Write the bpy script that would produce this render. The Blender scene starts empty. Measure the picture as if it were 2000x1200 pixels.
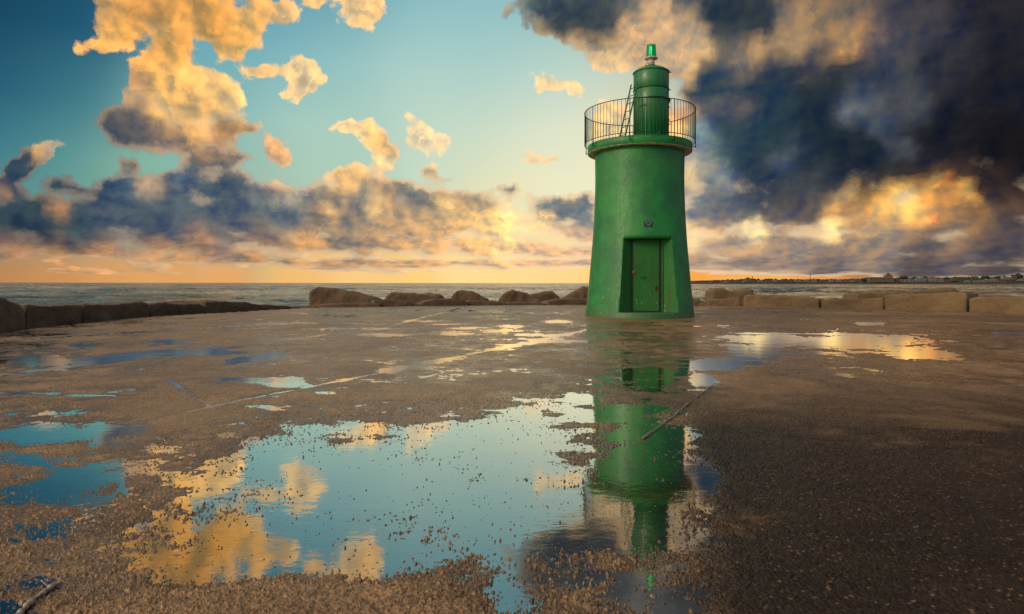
import bpy, bmesh, math, random
import numpy as np
from mathutils import Vector, Matrix
F = 1280.0; HOR = 553.0; CAMH = 1.1          # focal length and horizon of the photograph in its own pixels
scene = bpy.context.scene
col = scene.collection
def srgb(h):
    h = h.lstrip('#'); r = [int(h[i:i+2], 16)/255 for i in (0, 2, 4)]
    return tuple(c/12.92 if c <= .04045 else ((c+.055)/1.055)**2.4 for c in r)
def gp(px, py):                               # ground point seen at a pixel
    Y = F*CAMH/(py-HOR); return ((px-1000)/F*Y, Y)
class NT:                                     # small node-tree helper
    def __init__(s, nt): s.nt = nt; s.n = nt.nodes; s.l = nt.links
    def add(s, typ, **kw):
        nd = s.n.new(typ)
        for k, v in kw.items(): setattr(nd, k, v)
        return nd
    def put(s, sock, v):
        if isinstance(v, bpy.types.NodeSocket): s.l.new(v, sock)
        elif v is not None: sock.default_value = v
    def m(s, op, a, b=None, c=None, clamp=False):
        nd = s.add('ShaderNodeMath', operation=op, use_clamp=clamp)
        for i, v in enumerate((a, b, c)):
            if v is not None: s.put(nd.inputs[i], v)
        return nd.outputs[0]
    def v(s, op, a, b=None, sc=None):
        nd = s.add('ShaderNodeVectorMath', operation=op)
        s.put(nd.inputs[0], a)
        if b is not None: s.put(nd.inputs[1], b)
        if sc is not None: s.put(nd.inputs['Scale'], sc)
        return nd.outputs['Value'] if op in ('LENGTH', 'DOT_PRODUCT', 'DISTANCE') else nd.outputs[0]
    def mix(s, f, a, b, blend='MIX', clamp=True):
        nd = s.add('ShaderNodeMix', data_type='RGBA', blend_type=blend, clamp_factor=clamp)
        s.put(nd.inputs[0], f); s.put(nd.inputs[6], a); s.put(nd.inputs[7], b)
        return nd.outputs[2]
    def fmix(s, f, a, b):
        nd = s.add('ShaderNodeMix', data_type='FLOAT')
        s.put(nd.inputs[0], f); s.put(nd.inputs[2], a); s.put(nd.inputs[3], b)
        return nd.outputs[0]
    def mr(s, v, a, b, c=0., d=1., t='SMOOTHSTEP'):
        nd = s.add('ShaderNodeMapRange', interpolation_type=t)
        for i, q in enumerate((v, a, b, c, d)): s.put(nd.inputs[i], q)
        return nd.outputs[0]
    def noise(s, vec, scale, detail=4, rough=.5, dist=0., out=0, dim='3D', lac=2.):
        nd = s.add('ShaderNodeTexNoise', noise_dimensions=dim)
        s.put(nd.inputs['Vector'], vec); nd.inputs['Scale'].default_value = scale
        nd.inputs['Detail'].default_value = detail; nd.inputs['Roughness'].default_value = rough
        nd.inputs['Distortion'].default_value = dist; nd.inputs['Lacunarity'].default_value = lac
        return nd.outputs[out]
    def comb(s, x, y, z):
        nd = s.add('ShaderNodeCombineXYZ')
        for i, q in enumerate((x, y, z)): s.put(nd.inputs[i], q)
        return nd.outputs[0]
    def sep(s, v):
        nd = s.add('ShaderNodeSeparateXYZ'); s.put(nd.inputs[0], v); return nd.outputs
def rgba(c): return (c[0], c[1], c[2], 1.)
# ---------------------------------------------------------------- SKY (world shader, laid out by azimuth and elevation)
CL = '''2150 100 100 22242e;2450 200 200 20242e;2200 350 80 3a3438;2300 430 80 6a5448;2250 500 90 4a474f;2600 450 150 4c4a54;-150 430 80 34495c;-400 450 120 3c4c5c;-150 505 60 b8845c;-500 510 100 a07a60;-350 300 100 8d8a88;-300 150 100 b89468
300 20 60 c3935a;400 40 60 dda258;480 60 50 f0b86a;220 75 40 f2b769;190 20 40 d9a468;350 85 40 e3ab62;300 130 40 eeb56a;265 165 30 a88a70
335 180 50 f5c27a;420 150 40 f6c884;460 190 40 f7cc8a;250 188 18 eebb7c;235 240 40 4c5460;262 262 45 5a5c66;250 210 24 8a7c74;285 285 36 66646a;325 272 35 9d8470;375 240 35 e2b47a;330 292 30 80736e
450 250 26 a88767;490 255 20 c29a72;420 300 26 9a7f6c;430 320 26 666a70;490 318 26 7a7876;540 285 26 d8ae84;530 315 20 a8977f;610 310 20 94937f
520 140 40 f3c98e;590 150 40 fad9a4;560 190 20 f8d3a0;590 190 30 f5d09c;500 10 30 eebc7a;550 30 20 f2c78c;610 0 30 f2c78c;700 20 40 f7cf95;735 60 20 f5cd98
800 172 20 f6d9a8;715 262 26 f5cf92;700 250 20 fbdfae;760 290 24 d8b684;745 320 20 fde2ad;830 275 35 fbe3b8;830 350 25 c9b48e;685 345 34 ecc389;712 375 24 84868a;750 370 26 b59c7d
650 360 20 f4c98c;1055 307 35 f6dcae;1100 160 35 f9dcae;110 285 30 7f8a88;155 285 16 e0b07c
40 340 40 33495f;80 298 14 e8b47c;20 380 30 364b63;5 375 12 f0b87a;120 365 30 2a465e;185 370 20 30495f;235 365 26 395470;60 430 55 2f4556;110 445 55 33495a;30 460 45 354656;180 450 40 3f5162;300 410 50 455a6c;400 390 40 4c6272
110 412 16 d8a070;200 420 50 47586e;265 430 40 4d5c70;300 368 18 f0c494;280 375 20 8a8c90;335 352 20 6d7f90;330 380 40 4c5f74;400 365 40 44586f;440 400 50 43556b;350 420 50 506075;300 445 40 3a4b61;460 440 50 5a6474
520 385 40 64717f;600 362 24 98918a;540 358 20 d0ab88;640 385 30 5f6c7a;560 420 40 70787f;500 470 40 5a606c;640 425 40 a08c78;700 435 50 94867a;760 430 40 b0967c;700 470 40 857c76;820 380 40 82827e
880 390 40 a8967f;930 390 30 948c80;860 430 40 c5a37a;920 440 40 ecc283;980 375 20 8f9488;645 412 16 f4c480;735 412 18 ffdc9a;870 408 20 ffdc98;1000 405 18 ffe6a8;960 440 26 f8cc8a;985 470 30 eec48e;560 390 14 c9c0b0
430 478 30 72707a;560 478 30 97826f;240 478 30 5b5d69;100 482 30 5c5660;20 480 26 5a5058
100 497 30 dc9c60;30 492 30 c48a5c;200 495 30 c8956a;300 495 30 c39168;400 492 40 be9068;500 492 40 cf9f6e;600 492 40 c99d70;750 490 50 c8a278;900 490 50 d3aa7c;1050 485 40 d0ab88;1050 440 30 fbd490
1000 440 30 ffdf9a;1120 470 30 c6a78c;300 518 50 b58e6c;500 518 50 b48f70;700 518 50 ae8f76;900 515 50 c8a47f;1100 515 50 caa688;100 518 40 c8935f
1100 400 40 56677a;1140 420 30 6c7884;1060 400 24 74828a;1110 378 18 e8caa0;1060 425 16 f4cf94
1185 245 26 ffe4ac;1210 215 20 f6cf9c;1165 215 18 ffd9a0;1325 248 22 ffd292;1335 215 20 d8a888;1120 35 60 2d3f4c;1175 55 34 3c4854;1060 28 30 45555f;1030 20 20 6f8a8e;1120 90 26 c9ae8e;1060 75 20 b9a78c
1230 60 30 d8b48c;1180 115 30 ecca9a;1230 20 26 5f666c;1260 15 20 b89c80;1285 30 24 c9ab8c;1300 100 30 c8ab8a;1340 12 24 525b66;1425 25 50 22303d;1480 30 34 293643;1450 70 26 3a444f;1375 95 24 cfb088;1340 50 26 b9a084;1345 130 20 dcb98c
1420 85 24 4a525d;1440 118 30 86786e;1480 105 26 b09474;1545 85 30 94806a;1560 40 30 8f7a66;1600 20 30 8a745e;1650 66 24 a88660;1610 84 22 98795c;1690 50 24 8a7260;1640 20 30 7c6a5c;1720 80 34 5e555a;1600 118 26 4a4a54;1800 30 60 3a3b48;1950 30 60 1f222e
1760 80 40 444450;1400 160 50 2a4052;1500 140 40 27384a;1500 190 60 223649;1400 205 24 5d5c66;1450 212 26 6f6468;1340 215 20 8b7a74;1600 165 50 202c3a;1700 150 40 2e3644;1690 185 34 4c5666;1662 215 20 667082;1650 238 14 505c6c;1640 195 14 232f3e;1720 232 24 465060;1760 250 20 262f3c;1790 205 30 3f4654;1750 190 46 3c4250;1740 130 34 3a414e;1850 120 60 282c38;1950 150 60 1a1d28
1640 220 20 4d4f5c;1600 250 60 1b2a39;1450 250 60 284052;1500 290 60 203446;1400 290 30 466072;1370 265 26 7a98a0;1550 285 24 3a4656;1650 320 60 1a2532;1760 285 26 343a4a;1850 260 60 181b25;1950 300 60 15151c;1800 335 40 24252e
1345 320 22 b8b0a0;1370 300 24 93958e;1385 325 26 84898c;1400 370 30 66707a;1480 380 40 343f4f;1440 410 40 565e6a;1500 330 40 2a394a;1520 322 18 48556a;1560 380 40 363f4e;1510 315 16 5a6778;1535 308 14 64707f;1560 300 14 3c4857;1600 320 18 22303e;1410 352 16 8a949c;1440 345 14 5e6c7c;1760 285 16 465060;1620 355 40 343a48;1700 370 40 262a35;1360 430 26 74757c;1345 360 20 c9b48c;1420 440 36 68676d
1350 395 22 63748a;1550 420 40 524d52;1590 410 22 7a6858;1625 395 22 d7a76c;1660 420 26 a08060;1665 375 14 ffd084;1710 400 26 ffc672;1760 388 26 ffd07c;1820 370 26 f2ac58;1800 408 26 fcbd6c;1855 390 24 b58350;1895 378 14 ffc468;1840 425 20 987250;1900 405 26 6e5646;1950 360 40 332a2d;1980 420 30 524340;1900 430 30 86694e;1880 340 30 3c3030
1400 455 20 f6c888;1470 452 18 ffecb0;1620 448 18 ffe6a4;1560 446 12 f2c080;1350 458 20 ffd292;1540 436 18 8d7f78;1700 446 16 f6c078;1450 475 30 b89a80;1550 478 40 a38d7e;1700 468 40 ac9074;1850 460 40 8d7560;1960 470 40 544c52
1400 500 40 a08a7c;1550 508 50 8a7a74;1700 502 50 7d7270;1850 500 50 5f575c;1960 510 40 45424b;1450 528 30 7c6d6a;1600 532 30 665e62;1800 532 40 4c4850
300 -60 80 d2a060;480 -50 60 e8b878;700 -60 60 eec48c;900 -60 60 d8c0a0;1130 -50 70 4a5660;1400 -60 80 35404c;1650 -60 80 5e564f;1900 -60 80 26262f;150 -80 60 b08a60;1900 -300 200 24262f;1200 -300 200 6a7078;500 -300 200 a89880'''
SK = '''-300 300 150 39707a;-400 545 70 b88058;-500 100 200 1c5066;2300 250 200 2c2e38;2350 545 80 403c42
0 0 120 113d54;0 200 120 245c76;100 100 120 28627e;0 330 90 4a8a94;120 300 100 5fa09f;300 330 90 8cb8a0;600 60 120 70b0be;420 200 120 7cb6ba;650 200 120 a6cec8;600 260 80 b2d2be;480 300 80 98c1b0;900 60 120 8ec3ca;1000 130 120 a3cdc9;850 200 120 c2dcca;650 300 100 b0cdb4
900 300 100 d6dfc0;1060 240 110 e4e8cc;1080 340 90 f4eec8;1000 380 70 f2e6b4;500 420 80 b0b494;200 400 70 84a68c;100 400 60 6d9a8e;0 420 60 6f8f84;0 480 50 b08a5c;0 540 40 c8884f;200 540 40 df9c5c;450 545 40 eea75f;300 505 40 d8a468;700 543 40 ffce7a;950 540 40 ffdc8c;900 520 40 ffe2a0;700 518 40 fbd492
1100 540 40 ffd888;700 480 60 f0c07c;950 460 60 ffdc90;1350 180 90 a8c4c4;1400 290 80 98b4ba;1250 250 70 ffe2a6;1340 250 50 ffd898;1200 60 80 bcd0c4;1350 545 40 ffa64a;1480 537 40 ffb04c;1600 542 40 f29c50;1700 545 40 b07c54;1780 545 40 90685a;1880 545 40 5a4a4e;1990 540 40 40383f;300 545 50 e8a45e;580 545 50 f8bc68;100 545 50 d09054;820 543 50 ffd27a;1230 545 60 ffca70;850 505 40 ffd890;600 505 40 f4c67e;1080 505 40 ffdc94
1500 455 60 f8c080;1750 400 80 ffc470;1950 420 60 a06c40;1600 100 100 b08c68;1900 100 200 3a3a48;1950 300 150 201c22;1350 400 60 e8c890
0 -200 200 0c3a54;500 -200 200 2f7898;1000 -200 200 6aa8b8;1500 -200 200 66808c;2000 -200 200 2a3440'''
# coverage: x y rx ry rotation(deg) strength
CV = '''2200 150 260 330 0 1;2550 200 300 450 0 1;2350 480 400 60 0 1;-200 440 230 46 0 1;-520 450 220 54 0 1;-330 260 110 44 -5 .95;-150 500 260 9 0 .9;-520 100 130 60 8 .95
300 15 110 45 -5 1;430 50 85 45 10 1;220 82 62 16 0 1;330 110 45 50 0 1;300 150 45 50 0 1;375 190 85 60 20 1;250 190 26 22 0 .8;255 245 50 42 0 1;330 265 75 35 0 1;450 255 50 24 0 1;430 312 75 22 0 1;410 180 60 36 20 .9;540 295 36 26 40 .8;600 312 30 7 0 .8
460 115 60 14 20 .9;520 140 40 13 10 .8;588 148 32 34 -20 1;565 190 26 14 0 .8;500 5 60 22 20 .9;548 28 26 14 40 .8;610 -4 30 12 0 .8;705 10 42 36 0 .95;738 62 10 16 0 .7;800 175 34 8 5 .8;643 157 9 8 0 .7
700 250 46 12 10 .95;745 285 42 22 50 1;742 325 22 26 0 .9;830 272 52 20 10 .8;795 235 18 16 0 .6;740 222 12 9 0 .6;690 350 50 28 0 1;750 372 55 20 0 1;838 330 22 16 0 .75;860 348 45 7 0 .6;1060 307 46 10 0 .8;1108 317 16 5 0 .6;1085 160 52 16 8 .9;1125 178 22 13 20 .8
50 320 40 26 -35 1;85 300 22 7 0 .9;20 375 50 22 0 1;120 285 34 7 0 .6;155 288 14 5 0 .6;122 366 34 22 0 1;185 372 20 16 0 1;235 366 24 26 0 1;255 318 14 24 -20 .85;60 430 90 44 0 1;220 415 120 40 0 1;100 430 160 50 0 1;300 400 160 50 0 1;500 420 200 46 0 1;330 358 70 22 0 1;270 372 50 22 0 1;500 378 60 20 0 1;700 400 120 40 0 1;430 368 80 28 0 1;350 430 160 44 0 1;530 400 80 38 0 1;640 385 60 22 0 1
560 440 150 36 0 1;700 430 160 44 0 1;850 410 140 36 0 1;820 392 90 24 0 1;900 398 60 20 0 1;984 374 20 12 0 .9;850 440 110 32 0 1;960 440 60 30 0 .9;120 470 150 22 0 1;400 470 200 20 0 1;700 476 200 18 0 1;940 478 120 18 0 1
300 497 330 8 0 .75;100 497 120 9 0 .8;700 494 300 9 0 .8;1050 492 160 12 0 .95;450 515 360 7 0 .85;800 517 300 9 0 1;1100 515 170 10 0 1;150 532 200 3 0 .6;420 538 160 2 0 .55;760 533 160 2.5 0 .58;1000 528 120 3 0 .6;620 526 120 3 0 .6
1105 405 78 26 -4 1;1060 440 60 18 0 .8;1140 450 60 24 0 1;1000 430 46 22 0 .7
1120 32 108 52 8 1;1190 60 70 30 0 .9;1240 20 60 50 0 1;1220 100 90 42 10 1;1310 60 80 60 0 1;1310 130 60 24 0 .8;1180 125 40 16 20 .8;1190 245 36 40 0 .9;1325 240 34 36 0 .9;1420 40 110 70 0 1;1480 110 140 60 0 1;1600 60 160 90 0 1;1800 100 260 160 0 1;1500 200 170 60 0 1;1400 170 70 40 0 1
1700 260 360 150 0 1;1480 300 140 60 0 1;1400 340 60 30 0 1;1360 290 40 26 0 .8;1440 400 110 44 0 1;1600 380 200 60 0 1;1900 380 160 80 0 1;1550 425 220 16 0 1;1800 430 260 30 0 1;1650 480 420 28 0 1;1650 515 420 22 0 1;1380 430 60 26 0 1;1340 370 26 24 0 .8;1860 534 230 10 0 1;1975 200 120 260 0 1;1960 470 120 60 0 1;1700 90 200 110 0 1;1560 290 260 120 0 1;1500 60 120 70 0 1;1350 510 80 16 0 1;1620 528 200 7 0 .95
300 -60 150 40 0 1;1150 -60 160 50 0 1;1500 -80 300 80 0 1;1900 -100 400 120 0 1;700 -70 70 34 0 .9;1900 -400 500 260 0 .9;1200 -330 160 60 0 .8;500 -260 200 50 0 .8;60 -180 140 40 0 .7'''
def rows(t): return [r.split() for r in t.replace('\n', ';').split(';') if r.strip()]
def rbf(pts, X, Y, k=1.0, bias=.6):
    num = np.zeros(X.shape+(3,)); den = np.zeros(X.shape)
    for x, y, r, h in pts:
        x, y, r = float(x), float(y), float(r)*k
        d2 = ((X-x)**2+(Y-y)**2)/(r*r)
        w = np.exp(-d2)+1e-4/(1+d2*d2)
        num += w[..., None]*np.array(srgb(h)); den += w
    return num/den[..., None]
def cover(X, Y):
    q = np.zeros(X.shape)
    for x, y, rx, ry, ro, s in rows(CV):
        x, y, rx, ry, ro, s = map(float, (x, y, rx, ry, ro, s))
        a = math.radians(ro); dx = X-x; dy = Y-y
        u = (dx*math.cos(a)+dy*math.sin(a))/rx; v = (-dx*math.sin(a)+dy*math.cos(a))/ry
        q = np.maximum(q, min(s, .97)*np.exp(-.62*(u*u+v*v)**1.35))
    return q
SPAN = 52.0
ELS = [0, .4, .8, 1.2, 1.7, 2.2, 2.8, 3.4, 4., 4.7, 5.4, 6.1, 6.8, 7.5, 8.2, 9., 9.8, 10.6, 11.4, 12.2, 13.1, 14., 14.9, 15.8, 16.8, 17.8, 18.8, 20., 21.2, 22.5, 24.5, 28., 34.]
def build_world():
    w = bpy.data.worlds.new("World"); scene.world = w; w.use_nodes = True
    w.node_tree.nodes.clear(); N = NT(w.node_tree)
    NC = 110
    az = np.radians(np.linspace(-SPAN, SPAN, NC)); 
    tc = N.add('ShaderNodeTexCoord').outputs['Generated']
    d = N.v('NORMALIZE', tc); x, y, z = N.sep(d)
    azn = N.m('ARCTAN2', x, y); eln = N.m('ARCSINE', z)
    azd = N.m('MULTIPLY', azn, 180/math.pi); eld = N.m('MULTIPLY', eln, 180/math.pi)
    # cloud space: degrees, flattened towards the horizon so that far cloud banks read as layers
    ex = N.m('POWER', 2.718, N.m('MULTIPLY', eld, -1/3.))
    ex2 = N.m('POWER', 2.718, N.m('MULTIPLY', eld, -1/.9))
    fl = N.m('ADD', N.m('MULTIPLY_ADD', ex, 1.5, 1.), N.m('MULTIPLY', ex2, 6.))
    P = N.comb(azd, N.m('ADD', eld, N.m('ADD', N.m('MULTIPLY', N.m('SUBTRACT', 1., ex), 4.5), N.m('MULTIPLY', N.m('SUBTRACT', 1., ex2), 5.4))), 0.)
    w1 = N.noise(P, .2, 3, .5, out=1, dim='2D')
    w2 = N.noise(P, .9, 5, .58, out=1, dim='2D')
    wv = N.v('ADD', N.v('SCALE', N.v('SUBTRACT', w1, (.5, .5, .5)), sc=1.3), N.v('SCALE', N.v('SUBTRACT', w2, (.5, .5, .5)), sc=.95))
    wx, wy, _ = N.sep(wv)
    azw = N.m('ADD', azd, wx); elw = N.m('ADD', eld, N.m('DIVIDE', wy, fl))
    def field(a, e, X, els, cov=False, scale=1.0):
        A = N.m('MULTIPLY_ADD', a, 1/(2*SPAN), .5, clamp=True)
        AA = N.comb(A, A, A)
        acc = None; cacc = None
        for j, ed in enumerate(els):
            te = math.tan(math.radians(ed))
            PX = 1000+F*np.tan(az); PY = HOR-F*te/np.cos(az)
            C = rbf(X, PX, PY, .82 if cov else 1.15)/scale
            rc = N.add('ShaderNodeRGBCurve'); mp = rc.mapping; mp.extend = 'HORIZONTAL'
            for k in range(3): setcurve(mp.curves[k], C[:, k])
            mp.update(); N.l.new(AA, rc.inputs['Color'])
            if cov:
                fc = N.add('ShaderNodeFloatCurve'); setcurve(fc.mapping.curves[0], cover(PX, PY)); fc.mapping.update()
                N.l.new(A, fc.inputs['Value'])
            if acc is None:
                acc = rc.outputs[0]; cacc = fc.outputs[0] if cov else None
            else:
                p = els[j-1]; t = N.m('MULTIPLY_ADD', e, 1/(ed-p), -p/(ed-p), clamp=True)
                acc = N.mix(t, acc, rc.outputs[0])
                if cov: cacc = N.fmix(t, cacc, fc.outputs[0])
        return N.v('SCALE', acc, sc=scale), cacc
    def setcurve(c, vals):
        vals = np.clip(vals, 0, 1); xs = np.linspace(0, 1, len(vals))
        c.points[0].location = (0, float(vals[0])); c.points[1].location = (1, float(vals[-1]))
        for xx, vv in list(zip(xs, vals))[1:-1]: c.points.new(float(xx), float(vv))
        for p in c.points: p.handle_type = 'AUTO_CLAMPED'
    sky, _ = field(azd, eld, rows(SK), [0, .9, 2., 3.5, 6., 9., 13., 18., 24., 34.])
    f1 = N.noise(P, .34, 8, .56, dim='2D')
    # the same noise a little nearer the hidden sun: the difference lights the billows
    vo = N.add('ShaderNodeTexVoronoi', voronoi_dimensions='2D', feature='F1', normalize=True)
    Pv = N.v('ADD', P, N.v('SCALE', N.v('SUBTRACT', w2, (.5, .5, .5)), sc=1.6))
    N.l.new(Pv, vo.inputs['Vector']); vo.inputs['Scale'].default_value = .55; vo.inputs['Detail'].default_value = 2
    vo.inputs['Roughness'].default_value = .5
    bil = N.m('SUBTRACT', .5, vo.outputs['Distance'])          # puffs
    dsx = N.m('MULTIPLY', N.m('SUBTRACT', 9., azd), .028, None); dsx = N.m('MINIMUM', N.m('MAXIMUM', dsx, -.55), .55)
    Po = N.v('ADD', P, N.comb(dsx, .42, 0.))
    f2 = N.noise(Po, .34, 3.5, .52, dim='2D'); f1b = N.noise(P, .34, 3.5, .52, dim='2D')
    fine = N.m('ADD', N.m('SUBTRACT', f1, .5), N.m('MULTIPLY', bil, .3))
    fineA = N.m('MULTIPLY', fine, N.mr(azd, 2., 14., .95, .6))
    soft = N.mr(azd, 6., 30., .09, .22)
    lit = N.m('ADD', N.m('MULTIPLY', N.m('SUBTRACT', f1b, f2), 2.9), N.m('MULTIPLY', bil, .65))
    gk = N.mr(azd, 3., 18., .68, .5)
    dx = N.m('MULTIPLY', N.m('SUBTRACT', azd, 10.), 1/38.)
    ns = N.m('POWER', 2.718, N.m('MULTIPLY', N.m('MULTIPLY', dx, dx), -1.))
    ns = N.m('MULTIPLY', N.m('MULTIPLY', ns, N.mr(eld, 22., 9., .15, .75)), N.m('SUBTRACT', 1., N.m('MULTIPLY', N.mr(azd, 8., 16.), N.mr(eld, 6.5, 10., 0., .92))))
    lump = N.noise(N.v('ADD', P, N.v('SCALE', wv, sc=.5)), .2, 5, .5, dim='2D')
    gx = N.m('MULTIPLY', N.m('SUBTRACT', azd, 3.), 1/13.)
    glow = N.m('MULTIPLY_ADD', N.m('MULTIPLY', N.m('POWER', 2.718, N.m('MULTIPLY', N.m('MULTIPLY', gx, gx), -1.)), N.mr(eld, 9., 4., 0., 1.)), .30, 1.)
    def band(els):
        cld, cov = field(azw, elw, rows(CL), els, True)
        dens = N.m('ADD', cov, fineA)
        alpha = N.mr(dens, N.m('SUBTRACT', .5, soft), N.m('ADD', .5, soft))
        # heads of cloud standing one before the other: a lit edge falling off into shade
        fc = N.m('FRACT', N.m('ADD', N.m('MULTIPLY', lump, 5.5), N.m('MULTIPLY', cov, 1.2)))
        fc = N.m('SUBTRACT', N.m('POWER', N.m('SUBTRACT', 1., fc), 2.5), .28)
        gain = N.m('MULTIPLY_ADD', N.m('ADD', lit, N.m('MULTIPLY', fc, .28)), gk, .90)
        gain = N.m('MINIMUM', N.m('MAXIMUM', gain, .6), 1.6)
        gain = N.m('MULTIPLY', gain, N.m('MULTIPLY', glow, N.mr(azd, 9., 18., 1.03, 1.2)))
        tint = N.mix(N.mr(N.m('ADD', lit, N.m('MULTIPLY', fc, .3)), -.35, .35), (.86, .97, 1.12, 1), (1.10, .97, .76, 1))
        cc = N.v('MULTIPLY', N.v('SCALE', cld, sc=gain), tint)
        thin = N.m('MULTIPLY', N.mr(dens, .36, .54), N.mr(dens, .85, .56))
        cc = N.mix(N.m('MULTIPLY', thin, ns), cc, (1.0, .74, .44, 1))
        bg = N.add('ShaderNodeBackground'); N.l.new(N.mix(alpha, sky, cc), bg.inputs[0]); return bg.outputs[0]
    def pick(f, a, b):
        ms = N.add('ShaderNodeMixShader'); N.put(ms.inputs[0], f); N.l.new(a, ms.inputs[1]); N.l.new(b, ms.inputs[2]); return ms.outputs[0]
    ba, bb, bc, bd = band(ELS[:9]), band(ELS[8:17]), band(ELS[16:25]), band(ELS[24:])
    frontsh = pick(N.m('GREATER_THAN', elw, ELS[16]), pick(N.m('GREATER_THAN', elw, ELS[8]), ba, bb), pick(N.m('GREATER_THAN', elw, ELS[24]), bc, bd))
    # the rest of the dome, outside the photograph: unseen cream fill, added on the left to light tower and ground, over a Nishita sky
    st = N.add('ShaderNodeTexSky', sky_type='NISHITA', sun_disc=False, sun_elevation=math.radians(SUN_EL), sun_rotation=math.radians(SUN_AZ), dust_density=3.)
    back = N.mix(.72, N.v('SCALE', st.outputs[0], sc=.09), N.mix(N.mr(N.m('ADD', x, N.m('MULTIPLY', N.m('SUBTRACT', N.noise(d, 2.2, 5, .6), .5), .9)), -.7, .6), BACK[0], BACK[1]))
    front = N.m('MULTIPLY', N.mr(N.m('ABSOLUTE', azd), 48., 74., 1., 0.), N.mr(eld, 31., 46., 1., 0.))
    bg = N.add('ShaderNodeBackground'); N.l.new(back, bg.inputs[0])
    o = N.add('ShaderNodeOutputWorld'); N.l.new(pick(front, bg.outputs[0], frontsh), o.inputs[0])
    return w
SUN_EL, SUN_AZ = 22., -127.                       # the low warm light that reaches the pier from the left
BACK = ((1.55, 1.24, .92, 1), (.26, .29, .36, 1))
build_world()
def build_camera():
    c = bpy.data.cameras.new('camera'); o = bpy.data.objects.new('camera', c); col.objects.link(o)
    c.sensor_width = 36.; c.lens = 36*F/2000; c.shift_y = -(600-HOR)/2000*1.0
    o.location = (0, 0, CAMH); o.rotation_euler = (math.radians(90), math.radians(-.06), 0)
    c.clip_start = .05; c.clip_end = 60000; scene.camera = o
build_camera()
scene.view_settings.view_transform = 'Standard'; scene.view_settings.look = 'None'
scene.view_settings.exposure = 0; scene.view_settings.gamma = 1
# ---------------------------------------------------------------- MATERIALS
def mat(name):
    m = bpy.data.materials.new(name); m.use_nodes = True
    N = NT(m.node_tree); b = m.node_tree.nodes['Principled BSDF']; return m, N, b
def bump(N, b, h, strength=.5, dist=.02):
    bp = N.add('ShaderNodeBump'); bp.inputs['Strength'].default_value = strength; bp.inputs['Distance'].default_value = dist
    N.l.new(h, bp.inputs['Height']); N.l.new(bp.outputs[0], b.inputs['Normal']); return bp
def paint(name, base, dark, rough=.42, chips=True, grime=.5, coat=.16):
    m, N, b = mat(name)
    P = N.add('ShaderNodeTexCoord').outputs['Object']
    x, y, z = N.sep(P)
    St = N.comb(N.m('MULTIPLY', x, 3.), N.m('MULTIPLY', y, 3.), N.m('MULTIPLY', z, .35))
    n1 = N.noise(P, 1.3, 6, .62); n2 = N.noise(St, 1.6, 5, .6); n3 = N.noise(P, 14., 4, .6)
    c = N.mix(N.mr(n1, .38, .62), base, dark)
    c = N.mix(N.m('MULTIPLY', N.mr(N.noise(P, .7, 4, .6), .5, .62), .35), c, (base[0]*3+.01, base[1]*.92, base[2]*.55, 1))
    c = N.mix(N.m('MULTIPLY', N.mr(n2, .5, .72), grime), c, (dark[0]*1.6+.01, dark[1]*.62, dark[2]*.6, 1))
    lowz = N.mr(z, 1.4, .1)
    c = N.mix(N.m('MULTIPLY', N.mr(N.noise(P, 3.1, 6, .7), .56, .7), N.m('MULTIPLY', lowz, .45)), c, (.02, .07, .03, 1))
    if chips:
        run = N.noise(N.comb(N.m('MULTIPLY', x, 7.), N.m('MULTIPLY', y, 7.), N.m('MULTIPLY', z, .5)), 1.3, 4, .6)
        c = N.mix(N.m('MULTIPLY', N.mr(run, .60, .72), N.mr(N.noise(P, .9, 3, .5), .45, .6, 0, .5)), c, (.075, .075, .02, 1))
        c = N.mix(N.m('MULTIPLY', N.mr(N.m('ADD', z, N.m('MULTIPLY', N.m('SUBTRACT', n1, .5), .9)), .42, .05), .6), c, (.055, .075, .035, 1))
        for sc, th, cc, k in ((9., .70, (.35, .42, .3, 1), .8), (15., .71, (.07, .03, .015, 1), .95), (6.5, .735, (.03, .35, .33, 1), .8)):
            f = N.m('MULTIPLY', N.mr(N.noise(N.v('ADD', P, (sc, 2*sc, 0)), sc, 3, .7), th-.05, th-.035), N.m('MULTIPLY', N.m('MAXIMUM', lowz, .12), k))
            c = N.mix(f, c, cc)
    N.l.new(c, b.inputs['Base Color'])
    N.l.new(N.mr(n3, .3, .7, rough-.08, rough+.14), b.inputs['Roughness']); b.inputs['Coat Weight'].default_value = coat; b.inputs['Coat Roughness'].default_value = .3
    h = N.m('ADD', N.m('MULTIPLY', N.noise(P, 1.1, 3, .5), 1.4), N.m('ADD', N.m('MULTIPLY', N.noise(P, 5., 5, .6), .35), N.m('MULTIPLY', N.noise(P, 60., 3, .6), .03)))
    bump(N, b, h, .38, .04)
    return m
G = (.008, .23, .038, 1); GD = (.004, .145, .038, 1)
M_green = paint('green_render_paint', G, GD, .5)
M_drum = paint('green_metal_paint', (.010, .17, .05, 1), (.006, .12, .04, 1), .33, False, .45)
M_jamb = paint('green_jamb_paint', (.012, .155, .022, 1), (.009, .125, .022, 1), .7, coat=0.)
def plain(name, c, rough=.5, metal=0., nb=0., sc=30., vary=.25):
    m, N, b = mat(name); P = N.add('ShaderNodeTexCoord').outputs['Object']
    n = N.noise(P, sc, 4, .6)
    N.l.new(N.mix(N.mr(n, .3, .7), rgba([q*(1-vary) for q in c]), rgba([min(1, q*(1+vary)) for q in c])), b.inputs['Base Color'])
    b.inputs['Roughness'].default_value = rough; b.inputs['Metallic'].default_value = metal
    if nb: bump(N, b, n, nb, .01)
    return m
M_rail = plain('dark_green_rail_paint', (.006, .028, .018), .45, .2, 0, 12.)
M_iron = plain('dark_seam_iron', (.012, .016, .012), .6)
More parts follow.
